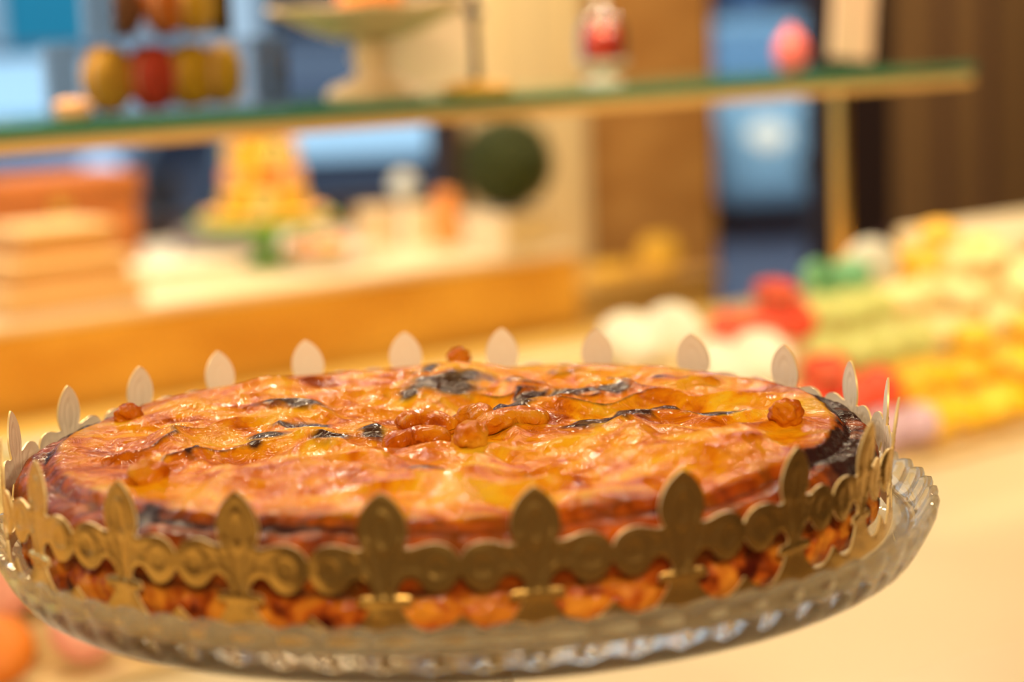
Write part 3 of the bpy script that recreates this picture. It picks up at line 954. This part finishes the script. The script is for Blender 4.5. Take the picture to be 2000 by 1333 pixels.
# cards
M_card = mat('pinkish_card', (0.80, 0.58, 0.42), rough=0.7)
bc = SB + 0.213
a0, z0 = hit_b(762, 170, bc); a1, z1 = hit_b(912, 10, bc)
cd = box_obj('card', (0, 0, 0.045), (a1 - a0, 0.004, 0.090), M_card, loc=ab((a0 + a1) / 2, bc - 0.002, SZ + 0.0003), rz=TH)
tag(cd, 'plain pinkish cream card standing behind the pedestal dish', 'card')
bc = SB + 0.15
a0 = hit_b(1622, 120, bc)[0]; a1 = hit_b(1700, 120, bc)[0]
rt = Matrix.Rotation(radians(6), 4, 'Y')
cd2 = box_obj('card', (0.006, 0, 0.066), (a1 - a0, 0.004, 0.12), M_card, rot=rt, loc=ab((a0 + a1) / 2, bc, SZ + 0.0027), rz=TH)
tag(cd2, 'tall leaning cream card near the right end of the shelf', 'card')
# black pole on brass base
bq = SB + 0.032
aq = hit_b(931, 160, bq)[0]
st = empty('candlestick', ab(aq, bq, SZ + 0.0003), TH)
tag(st, 'slim black candlestick on a flat brass base on the shelf', 'candlestick')
lathe_obj('base', [(0, 0), (0.029, 0), (0.030, 0.002), (0.029, 0.007), (0.022, 0.010), (0.012, 0.0115), (0, 0.0115)], mat('yellow_gilt', (0.86, 0.48, 0.04), rough=0.4), st, seg=64)
lathe_obj('pole', [(0, 0.0116), (0.0042, 0.0116), (0.0036, 0.03), (0.0036, 0.064), (0.009, 0.068), (0.0036, 0.074), (0.0036, 0.14), (0.010, 0.15), (0, 0.15)], M_black, st, seg=24)
# cloche with red sweets
bj = SB + 0.10
aj = hit_b(1178, 150, bj)[0]
jr = empty('cloche_stand', ab(aj, bj, SZ + 0.0003), TH)
tag(jr, 'tiny white footed stand under a clear glass dome on the shelf', 'cake stand')
lathe_obj('foot', [(0, 0), (0.019, 0), (0.018, 0.003), (0.008, 0.006), (0.006, 0.014), (0.020, 0.018), (0.024, 0.020), (0.024, 0.0215), (0, 0.0215)], M_white, jr, seg=48)
M_dome = clear_mat('dome_glass', (0.97, 0.97, 0.97), 0.3)
lathe_obj('glass_dome', [(0.0215, 0.0217), (0.0215, 0.045), (0.0195, 0.056), (0.013, 0.064), (0.004, 0.067), (0.004, 0.069), (0, 0.069)], M_dome, jr, seg=48)
blob_obj('dome_knob', (0, 0, 0.0745), (0.0055, 0.0055, 0.0055), mat('knob_glass', (0.95, 0.9, 0.8), rough=0.05), jr, sub=3)
rs = lathe_obj('red_tartlet', [(0, 0), (0.016, 0), (0.018, 0.008), (0.018, 0.018), (0.014, 0.026), (0.006, 0.030), (0, 0.031)], mat('red_jelly', (0.85, 0.06, 0.02), rough=0.25, coat=0.5), loc=ab(aj, bj, SZ + 0.0003 + 0.0219), seg=40)
tag(rs, 'glossy red tartlet under the small glass dome', 'tartlet')
# pink jar
bk = SB + 0.12
ak = hit_b(1546, 130, bk)[0]
pj = empty('pink_jar', ab(ak, bk, SZ + 0.0003), TH)
tag(pj, 'small rounded pink jar beside the leaning cream card on the shelf', 'jar')
M_pinkj = mat('pink_glaze', (0.85, 0.17, 0.16), rough=0.35)
lathe_obj('body', [(0, 0), (0.010, 0), (0.016, 0.008), (0.018, 0.020), (0.015, 0.032), (0.009, 0.039), (0, 0.039)], M_pinkj, pj, seg=40)
lathe_obj('lid', [(0, 0.0391), (0.009, 0.0391), (0.008, 0.043), (0.003, 0.045), (0.003, 0.048), (0, 0.049)], M_pinkj, pj, seg=32)

# cream cake box behind the macarons
bb = 1.62
a0 = hit_b(1830, 540, bb)[0]
shf = box_obj('display_deck', (0, 0, -0.045), (3.6, 0.30, 0.09), M_tray, loc=ab(1.3, 1.588, CT + 0.03), rz=TH)
tag(shf, 'pale flat deck at the rear of the macaron case', 'shelf')
cb = empty('cake_box', ab(a0 + 0.16, bb - 0.03, CT + 0.0303), TH)
tag(cb, 'large closed cream cake box behind the golden macarons', 'box')
M_paleb = mat('pale_cake_box', (0.84, 0.74, 0.50), rough=0.6)
box_obj('box_body', (0, 0, 0.037), (0.30, 0.20, 0.074), M_paleb, cb, bevel=0.002)
box_obj('lid', (0, 0, 0.084), (0.306, 0.206, 0.0199), M_paleb, cb, bevel=0.002)

# ================================================================== WINDOW BENCH DISPLAY
def bench_at(px, py):
    p = hit_z(px, py, LZ)
    return to_ab(p)
def bpx(b, px0, px1, py):               # width in metres of a span on plane b
    return abs(hit_b(px1, py, b)[0] - hit_b(px0, py, b)[0])
# pyramid of three boxes
aP, bP = bench_at(150, 600)
bP = LB + 0.115
bzz = LZ + 0.0003
hs = (0.034, 0.040, 0.046)
wd_ = [(10, 288), (28, 262), (50, 232)]
names = ['widest cream box, lowest of the stepped pile on the window bench', 'middle cream box of the stepped pile on the window bench', 'smallest cream box, topmost of the stepped pile on the window bench']
for (x0, x1), h, lb, d_ in zip(wd_, hs, names, (0.20, 0.16, 0.12)):
    w = bpx(bP - d_ / 2, x0, x1, 560)
    ac = (hit_b(x0, 560, bP - d_ / 2)[0] + hit_b(x1, 560, bP - d_ / 2)[0]) / 2
    bo = empty('gift_box', ab(ac, bP, bzz), TH)
    tag(bo, lb, 'box', 'stepped pile of boxes on the bench')
    box_obj('box_body', (0, 0, (h - 0.015) / 2), (w * 0.96, d_ * 0.96, h - 0.0152), M_caramel, bo, bevel=0.001)
    box_obj('lid', (0, 0, h - 0.0075), (w, d_, 0.0148), M_creambox, bo, bevel=0.001)
    bzz += h + 0.0002
# terracotta chest behind
bX = LB + 0.42
a0 = hit_b(-60, 380, bX)[0]; a1 = hit_b(275, 380, bX)[0]
ch = empty('wooden_chest', ab((a0 + a1) / 2, bX + 0.08, LZ + 0.0003), TH)
tag(ch, 'reddish brown wooden chest behind the pile of cream boxes', 'chest')
zt = hit_b(150, 340, bX)[1] - LZ
box_obj('chest_body', (0, 0, zt * 0.36), (a1 - a0 - 0.01, 0.16, zt * 0.72), M_terra, ch, bevel=0.003)
box_obj('lid', (0, 0, zt * 0.86), (a1 - a0, 0.17, zt * 0.27), M_terra, ch, bevel=0.003)
box_obj('clasp', (0.0, -0.087, zt * 0.72), (0.03, 0.004, 0.03), M_brass, ch, bevel=0.001)
# flat white trays and grey box
M_linen = mat('white_linen', (0.86, 0.80, 0.66), rough=0.7)
for (x0, x1, y0, h, nm, lb, m_, d_) in ((305, 480, 555, 0.030, 'white_box', 'flat white box in front of the green macaron stand', M_linen, 0.14),
                                    (385, 505, 500, 0.050, 'grey_box', 'small grey box just left of the green stand stem', mat('grey_card', (0.26, 0.25, 0.28), rough=0.6), 0.07)):
    aa, b2 = bench_at((x0 + x1) / 2, y0)
    w = bpx(b2, x0, x1, y0)
    o = empty(nm, ab(aa, b2 + d_ / 2, LZ + 0.0003), TH)
    tag(o, lb, 'box')
    box_obj('box_body', (0, 0, h * 0.35), (w * 0.97, d_ * 0.97, h * 0.7 - 0.0003), m_, o, bevel=0.001)
    box_obj('lid', (0, 0, h * 0.85), (w, d_, h * 0.3), m_, o, bevel=0.001)
# green stand with macaron tower
aG, bG = bench_at(523, 520)
sc = 1.0
gs = empty('tower_stand', ab(aG, bG, LZ + 0.0003), TH)
tag(gs, 'bright green pedestal stand carrying the macaron tower', 'cake stand')
M_green = mat('green_glaze', (0.22, 0.55, 0.08), rough=0.35)
lathe_obj('foot', [(0, 0), (0.040, 0), (0.042, 0.004), (0.030, 0.012), (0.018, 0.018), (0, 0.018)], M_green, gs, seg=48)
lathe_obj('stem', [(0, 0.0181), (0.020, 0.0181), (0.019, 0.035), (0.022, 0.052), (0.034, 0.062), (0, 0.062)], M_green, gs, seg=48)
lathe_obj('plate', [(0, 0.0622), (0.05, 0.0622), (0.10, 0.067), (0.118, 0.074), (0.120, 0.082), (0.116, 0.082), (0.110, 0.078), (0, 0.076)], M_green, gs, seg=64)
tz = LZ + 0.0765
cone = lathe_obj('display_cone', [(0, 0), (0.048, 0), (0.042, 0.05), (0.024, 0.19), (0.0, 0.21)], mat('cone_card', (0.75, 0.5, 0.15), rough=0.7), loc=ab(aG, bG, tz + 0.0002), seg=48)
tag(cone, 'card cone inside the macaron tower on the green stand', 'cone')
tiers = [(0.090, 0.0, 16, 'flat'), (0.0635, 0.036, 11, 't'), (0.058, 0.074, 10, 't'), (0.052, 0.112, 9, 't'), (0.046, 0.150, 8, 't')]
tcol = ['orange', 'golden', 'peach', 'yellow', 'golden', 'pale green']
tname = ['bottom ring', 'second tier from the bottom', 'middle tier', 'second tier from the top', 'top tier']
for ti, (rr, hz, n, kd) in enumerate(tiers):
    for k in range(n):
        an = 2 * pi * (k + 0.5 * (ti % 2)) / n
        colr = tcol[(k * 2 + ti) % len(tcol)] if ti else ('golden' if k % 3 else 'peach')
        px_ = ab(aG, bG, 0); x, y = px_.x + rr * cos(an), px_.y + rr * sin(an)
        if kd == 'flat':
            macaron(colr, (x, y, tz + 0.0128 * 0.75 + 0.0006), (0, 0, 0), 0.75, '%s macaron lying in the %s of the green stand tower' % (colr, tname[ti]), 'macarons in the tower on the green stand')
        else:
            macaron(colr, (x, y, tz + hz + 0.0), (0, pi / 2 - 0.1, an), 0.80, '%s macaron in the %s of the green stand tower' % (colr, tname[ti]), 'macarons in the tower on the green stand')
# pink cake on white plate
aK, bK = bench_at(622, 525)
pk = empty('cake_plate', ab(aK, bK, LZ + 0.0003), TH); tag(pk, 'low white footed plate just right of the green stand', 'plate')
lathe_obj('foot', [(0, 0), (0.035, 0), (0.03, 0.01), (0.025, 0.016), (0, 0.016)], M_white, pk, seg=40)
lathe_obj('dish', [(0, 0.0162), (0.04, 0.0162), (0.064, 0.024), (0.066, 0.028), (0.05, 0.0245), (0, 0.0245)], M_white, pk, seg=56)
cands = []
for k in range(9):
    an = 2 * pi * k / 9
    c = ab(aK, bK, 0)
    colr = ['pink', 'peach', 'yellow'][k % 3]
    macaron(colr, (c.x + 0.040 * cos(an), c.y + 0.040 * sin(an), LZ + 0.0003 + 0.0285 + 0.0085), (0, 0, an), 0.62, '%s macaron in the ring on the low white plate' % colr, 'macarons on the low white plate')
for k in range(4):
    an = 2 * pi * k / 4 + 0.3
    macaron(['pink', 'peach', 'yellow', 'white'][k], (c.x + 0.021 * cos(an), c.y + 0.021 * sin(an), LZ + 0.0003 + 0.0285 + 0.0255), (0, 0, an), 0.62,
            '%s macaron topping the heap on the low white plate' % ['pink', 'peach', 'yellow', 'white'][k], 'macarons on the low white plate')
# tins, candle, ball ornament
def tin(px, py, wpx, h, m_, nm, lb, cat='tin', lid=True):
    aa, b2 = bench_at(px, py)
    w = bpx(b2, px - wpx / 2, px + wpx / 2, py) / 2
    o = empty(nm, ab(aa, b2 + w, LZ + 0.0003), TH)
    tag(o, lb, cat)
    lathe_obj('tin_body', [(0, 0), (w, 0), (w, h * 0.8), (0, h * 0.8)], m_, o, seg=40)
    lathe_obj('lid', [(0, h * 0.8002), (w * 1.04, h * 0.8002), (w * 1.04, h * 0.97), (w * 0.98, h), (0, h)], m_, o, seg=40)
    return o
tin(768, 488, 72, 0.075, mat('ivory_tin', (0.66, 0.52, 0.34), rough=0.5), 'round_tin', 'round ivory tin on the window bench left of the orange candle')
tin(838, 478, 40, 0.070, mat('cream_tin', (0.80, 0.66, 0.42), rough=0.5), 'round_tin', 'narrow cream tin touching the orange candle')
aa, b2 = bench_at(888, 482)
cn = empty('candle', ab(aa, b2 + 0.02, LZ + 0.0003), TH); tag(cn, 'thick orange pillar candle beside the topiary pot', 'candle')
lathe_obj('wax', [(0, 0), (0.021, 0), (0.021, 0.088), (0.017, 0.098), (0.006, 0.100), (0, 0.100)], mat('orange_wax', (0.84, 0.33, 0.09), rough=0.5), cn, seg=32)
lathe_obj('wick', [(0, 0.100), (0.0012, 0.100), (0.0012, 0.108), (0, 0.108)], M_black, cn, seg=12)
aa, b2 = bench_at(850, 462)
gb = empty('glass_globe', ab(aa, b2 + 0.09, LZ + 0.0003), TH); tag(gb, 'pale glass globe on a white foot behind the tins', 'ornament')
M_globe = mat('milky_globe', (0.62, 0.70, 0.76), rough=0.2)
lathe_obj('foot', [(0, 0), (0.020, 0), (0.012, 0.01), (0.007, 0.05), (0.010, 0.068), (0, 0.068)], M_white, gb, seg=32)
blob_obj('globe', (0, 0, 0.094), (0.026, 0.026, 0.026), M_globe, gb, sub=3)
# white saucer, small bowl
aa, b2 = bench_at(718, 512)
bw = lathe_obj('bowl', [(0, 0), (0.016, 0), (0.022, 0.006), (0.030, 0.020), (0.032, 0.026), (0.029, 0.026), (0.02, 0.010), (0, 0.008)], M_white, loc=ab(aa, b2, LZ + 0.0003), seg=40)
tag(bw, 'small white bowl between the pink macarons and the ivory tin', 'bowl')

# topiary in a white pot
aT, bT = bench_at(1012, 492)
bT = max(bT, LB + 0.06)
tp = empty('topiary', ab(aT, bT, LZ + 0.0003), TH)
tag(tp, 'clipped dark green topiary ball in a white square pot on the bench', 'plant')
rb = bpx(bT, 937, 1073, 320) / 2
_, zb = hit_b(1004, 318, bT)
M_leaf = mat('dark_leaf', (0.055, 0.085, 0.012), rough=0.6, color2=(0.025, 0.035, 0.008), scale=60)
bm = bmesh.new()
rl = random.Random(3)
for i in range(3600):
    zc = rl.uniform(-1, 1); an = rl.uniform(0, 2 * pi); s = sqrt(1 - zc * zc)
    n = Vector((s * cos(an), s * sin(an), zc)); r = rb * rl.uniform(0.86, 1.0)
    t1 = n.orthogonal().normalized(); t1.rotate(Matrix.Rotation(rl.uniform(0, 2 * pi), 3, n)); t2 = n.cross(t1)
    p0 = n * r; L = 0.0085; tip = p0 + (n * 0.6 + t1 * 0.8) * L; w2 = 0.0028
    v = [bm.verts.new(q) for q in (p0, p0 + (n * 0.3 + t1 * 0.4) * L + t2 * w2, tip, p0 + (n * 0.3 + t1 * 0.4) * L - t2 * w2)]
    bm.faces.new(v)
bmesh.ops.create_icosphere(bm, subdivisions=3, radius=rb * 0.87)
bmesh.ops.translate(bm, vec=(0, 0, zb - LZ), verts=bm.verts)
link_bm('foliage', bm, M_leaf, tp, smooth=False)
ph_ = zb - LZ - rb
M_pot = mat('white_pot', (0.80, 0.72, 0.58), rough=0.5)
bm = bmesh.new()
pw = bpx(bT, 955, 1072, 440) / 2
hh = ph_ * 0.95
v0 = [bm.verts.new((sx * pw * 0.72, sy * pw * 0.72, 0)) for sx, sy in ((-1, -1), (1, -1), (1, 1), (-1, 1))]
v1 = [bm.verts.new((sx * pw * 0.92, sy * pw * 0.92, hh)) for sx, sy in ((-1, -1), (1, -1), (1, 1), (-1, 1))]
bm.faces.new(list(reversed(v0))); bm.faces.new(v1)
for k in range(4): bm.faces.new((v0[k], v0[(k + 1) % 4], v1[(k + 1) % 4], v1[k]))
bmesh.ops.bevel(bm, geom=list(bm.edges), offset=0.003, segments=2, affect='EDGES')
link_bm('pot', bm, M_pot, tp)
lathe_obj('stem', [(0, hh - 0.001), (0.005, hh - 0.001), (0.005, ph_ + 0.012), (0, ph_ + 0.012)], M_terra, tp, seg=16)

# golden cabinet and packets in front of the oak panelling
bq = 3.02
a0 = hit_b(1160, 560, bq)[0]; a1 = hit_b(1398, 560, bq)[0]
zq = hit_b(1270, 545, bq)[1]
gc = empty('low_cabinet', ab((a0 + a1) / 2, bq + 0.165, 0), TH)
tag(gc, 'low golden wood cabinet in front of the oak panelling', 'cabinet')
M_cab = mat('golden_cabinet', (0.66, 0.42, 0.12), rough=0.4, color2=(0.52, 0.30, 0.07), scale=5)
box_obj('cabinet_body', (0, 0, (zq - 0.02) / 2), (a1 - a0, 0.32, zq - 0.021), M_cab, gc)
box_obj('cabinet_top', (0, 0, zq - 0.01), (a1 - a0 + 0.02, 0.34, 0.02), M_cab, gc, bevel=0.002)
for s in (-1, 1):
    dd = box_obj('door', (s * (a1 - a0) / 4, -0.166, zq / 2), ((a1 - a0) / 2 - 0.012, 0.012, zq - 0.1), M_cab, gc, bevel=0.002)
    blob_obj('knob', (s * 0.03, -0.180, zq - 0.16), (0.010, 0.010, 0.010), M_brass, dd, sub=2)
M_yel = mat('yellow_paper', (0.84, 0.55, 0.08), rough=0.6)
for (px, lb, h, w) in ((1350, 'yellow paper packet on the golden cabinet near the door', 0.075, 0.075), (1255, 'smaller yellow paper packet left on the golden cabinet', 0.028, 0.09)):
    a = hit_b(px, 520, bq)[0]
    o = empty('paper_packet', ab(a, bq + 0.10, zq + 0.0003), TH); tag(o, lb, 'packet', 'yellow packets on the golden cabinet')
    box_obj('packet_body', (0, 0, h * 0.4), (w, 0.06, h * 0.8), M_yel, o, bevel=0.006)
    box_obj('folded_flap', (0, 0, h * 0.9 + 0.0002), (w * 0.9, 0.03, h * 0.2), M_yel, o, bevel=0.002)

# dark maroon armchair by the brown wall
bA = 3.12
a0 = hit_b(1700, 500, bA)[0]; a1 = hit_b(1812, 500, bA)[0]
zt = hit_b(1745, 452, bA)[1]
M_mar = mat('maroon_fabric', (0.045, 0.010, 0.014), rough=0.7)
ac_ = empty('armchair', ab((a0 + a1) / 2, bA, 0), TH)
tag(ac_, 'dark maroon round-backed chair against the brown wall', 'chair')
wc = (a1 - a0)
bm = bmesh.new()
prof = [(-wc / 2, 0.42), (-wc / 2, zt - 0.12), (-wc * 0.42, zt - 0.05), (-wc * 0.22, zt - 0.008), (0, zt), (wc * 0.22, zt - 0.012), (wc * 0.42, zt - 0.06), (wc / 2, zt - 0.13), (wc / 2, 0.42)]
f0 = [bm.verts.new((x, -0.03, z)) for x, z in prof]; f1 = [bm.verts.new((x, 0.03, z)) for x, z in prof]
bm.faces.new(f0); bm.faces.new(list(reversed(f1)))
for k in range(len(prof)): bm.faces.new((f0[k], f1[k], f1[(k + 1) % len(prof)], f0[(k + 1) % len(prof)]))
bmesh.ops.recalc_face_normals(bm, faces=bm.faces)
bmesh.ops.bevel(bm, geom=list(bm.edges), offset=0.006, segments=2, affect='EDGES')
link_bm('backrest', bm, M_mar, ac_)
box_obj('seat', (0, -0.1735, 0.445), (wc * 1.1, 0.28, 0.05), M_mar, ac_, bevel=0.01)
for sx in (-1, 1):
    for y in (-0.28, -0.05):
        box_obj('leg', (sx * wc * 0.45, y, 0.21), (0.03, 0.03, 0.42), M_black, ac_)

# ================================================================== OUTSIDE
M_pave = mat('dusk_pavement', (0.20, 0.20, 0.26), rough=0.7, var=0.2, scale=0.7)
o = box_obj('ground', (0, 0, -0.06), (70, 60, 0.1), M_pave, loc=ab(20, 3.56 + 30, 0.0), rz=TH)
struct(o, 'grey blue street pavement outside the window')
M_fac = mat('pale_blue_facade', (0.86, 0.88, 0.88), rough=0.8)
M_teal = mat('teal_shutter', (0.005, 0.30, 0.42), rough=0.5)
M_navy = mat('navy_shopfront', (0.008, 0.012, 0.035), rough=0.5)
M_darkb = mat('dark_facade', (0.10, 0.075, 0.06), rough=0.8)
# facade opposite (depth measured square to the shop)
FB = 20.0
def facade_box(nm, x0, x1, y0, y1, b, m_, parent, depth=0.1):
    a0, zA = hit_b(x0, y1, b); a1, zB = hit_b(x1, y0, b)
    return box_obj(nm, ((a0 + a1) / 2, b, (zA + zB) / 2), (abs(a1 - a0), depth, abs(zB - zA)), m_, parent)
bd = empty('building', (0, 0, 0), TH)
tag(bd, 'pale blue building across the street with teal shutters', 'building')
aF0 = hit_b(-250, 100, FB)[0]; aF1 = hit_b(512, 100, FB)[0]
box_obj('wall', ((aF0 + aF1) / 2, FB + 2, 4.0), (aF1 - aF0, 4, 8.0), M_fac, bd)
facade_box('shutter', 14, 178, -260, 92, FB - 0.05, M_teal, bd)
facade_box('shutter', -200, -60, -260, 92, FB - 0.05, M_teal, bd)
a0 = hit_b(-250, 100, FB)[0]
box_obj('plinth', ((aF0 + aF1) / 2, FB - 0.06, 0.2), (aF1 - aF0, 0.1, 0.4), M_navy, bd)
bd2 = empty('building', (0, 0, 0), TH)
tag(bd2, 'dark navy shopfront building right of the pale blue one across the street', 'building')
aF2 = hit_b(1320, 100, FB)[0]
box_obj('wall', ((aF1 + aF2) / 2 + 0.01, FB + 2, 4.0), (aF2 - aF1, 4, 8.0), M_navy, bd2)
facade_box('window', 700, 780, 60, 150, FB - 0.05, mat('lit_blue_glass', (0.12, 0.20, 0.42), rough=0.2), bd2)
facade_box('window', 545, 640, 70, 150, FB - 0.05, mat('deep_blue_glass', (0.02, 0.05, 0.14), rough=0.2), bd2)
bd3 = empty('building', (0, 0, 0), TH)
tag(bd3, 'blue grey building seen through the glazed door', 'building')
aF3 = hit_b(1760, 100, FB)[0]
M_fb = mat('steel_blue_facade', (0.12, 0.24, 0.42), rough=0.7)
box_obj('wall', ((aF3 + aF2) / 2 + 0.02, FB + 2, 4.0), (aF3 - aF2, 4, 8.0), mat('dark_blue_wall', (0.04, 0.06, 0.12), rough=0.7), bd3)
facade_box('window', 1425, 1450, -200, 125, FB - 0.05, M_fb, bd3)
facade_box('window', 1455, 1492, -200, 125, FB - 0.05, M_fb, bd3)

M_tyre = mat('tyre', (0.015, 0.012, 0.014), rough=0.7)
M_hub = mat('wheel_hub', (0.18, 0.18, 0.2), rough=0.4, metal=0.5)
M_head = mat('headlight_lens', (1, 0.9, 0.75), emit=(1.0, 0.85, 0.62), estr=1.6)
M_headoff = mat('headlight_dim', (0.7, 0.8, 0.9), rough=0.2, emit=(0.6, 0.75, 0.95), estr=0.5)
def car(name, label, loc, rz, body, glass, head=M_headoff, L=4.0, W=1.7, H=1.42, bonnet=None):
    root = empty(name, loc, rz)
    tag(root, label, 'car')
    # side outline, x forward
    o = [(-L / 2, 0.35), (-L / 2, 0.80), (-L / 2 + 0.12, 0.92), (L * 0.20, 0.96), (L * 0.36, 0.88), (L / 2 - 0.10, 0.74), (L / 2, 0.60), (L / 2, 0.30), (L / 2 - 0.2, 0.22), (-L / 2 + 0.2, 0.22)]
    def ext(pts, wd, inset=0.0, w2=None):
        bm = bmesh.new()
        A = [bm.verts.new((x, -wd / 2, z)) for x, z in pts]; B = [bm.verts.new((x, wd / 2, z)) for x, z in pts]
        bm.faces.new(A); bm.faces.new(list(reversed(B)))
        for k in range(len(pts)): bm.faces.new((A[k], B[k], B[(k + 1) % len(pts)], A[(k + 1) % len(pts)]))
        bmesh.ops.recalc_face_normals(bm, faces=bm.faces)
        bmesh.ops.bevel(bm, geom=list(bm.edges), offset=0.05, segments=3, affect='EDGES')
        return bm
    bo = link_bm('car_body', ext(o, W), body, root)
    link_bm('cabin_glass', ext([(-L * 0.42, 0.90), (-L * 0.32, H - 0.06), (L * 0.04, H - 0.04), (L * 0.22, 0.92)], W * 0.86), glass, root)
    link_bm('roof', ext([(-L * 0.33, H - 0.10), (-L * 0.30, H), (L * 0.03, H), (L * 0.06, H - 0.10)], W * 0.84), body, root)
    for sx in (-0.31, 0.32):
        for sy in (-1, 1):
            bm = bmesh.new()
            bmesh.ops.create_cone(bm, segments=32, radius1=0.31, radius2=0.31, depth=0.2, cap_ends=True,
                                  matrix=Matrix.Translation((sx * L, sy * (W / 2 - 0.06), 0.31)) @ Matrix.Rotation(pi / 2, 4, 'X'))
            wl = link_bm('wheel', bm, M_tyre, root)
            bm = bmesh.new()
            bmesh.ops.create_cone(bm, segments=24, radius1=0.19, radius2=0.17, depth=0.02, cap_ends=True,
                                  matrix=Matrix.Translation((sx * L, sy * (W / 2 + 0.05), 0.31)) @ Matrix.Rotation(pi / 2, 4, 'X'))
            link_bm('hub_cap', bm, M_hub, wl)
    for sy in (-1, 1):
        bm = bmesh.new()
        bmesh.ops.create_icosphere(bm, subdivisions=3, radius=1)
        bmesh.ops.transform(bm, matrix=Matrix.Translation((L / 2 - 0.07, sy * W * 0.36, 0.68)) @ Matrix.Diagonal((0.10, 0.13, 0.085, 1)), verts=bm.verts)
        link_bm('headlight', bm, head, root)
    if bonnet:
        link_bm('bonnet', ext([(L * 0.19, 0.90), (L * 0.19, 0.99), (L * 0.36, 0.925), (L / 2 - 0.10, 0.79), (L / 2 - 0.10, 0.70)], W * 0.94), bonnet, root)
    box_obj('grille', (L / 2 + 0.0, 0, 0.48), (0.04, W * 0.5, 0.14), M_black, root)
    return root
M_skyblue = mat('sky_blue_paint', (0.55, 0.82, 0.92), rough=0.3, coat=0.4)
M_glass_sheen = mat('blue_glass_and_sheen', (0.20, 0.42, 0.62), rough=0.1)  # car glass; on a bonnet it stands in for reflected sky
M_navyp = mat('navy_paint', (0.018, 0.022, 0.05), rough=0.3, coat=0.3)
M_navyg = mat('dark_car_glass', (0.02, 0.03, 0.07), rough=0.2)
M_palesheen = mat('pale_sky_sheen', (0.62, 0.80, 0.90), rough=0.3)  # sky reflection put into the colour of the bonnet
pc = at_y(1470, 440, 13.0)
car('parked_car', 'sky blue car with a lit headlight seen through the glazed door', (1.92, 14.4, 0), radians(-80), M_skyblue, M_glass_sheen, M_head, bonnet=M_skyblue)
pc = at_y(745, 300, 11.0)
car('parked_car', 'dark navy car with painted-in sky reflection on bonnet outside, behind the tins and globe', (-0.75, 12.6, 0), radians(-90), M_navyp, M_navyg, bonnet=M_palesheen)
pc = at_y(230, 300, 10.0)
car('parked_car', 'dark navy car parked beyond the boxes at the left end of the bench', (-2.95, 13.4, 0), radians(-90), M_navyp, M_palesheen, bonnet=M_glass_sheen)
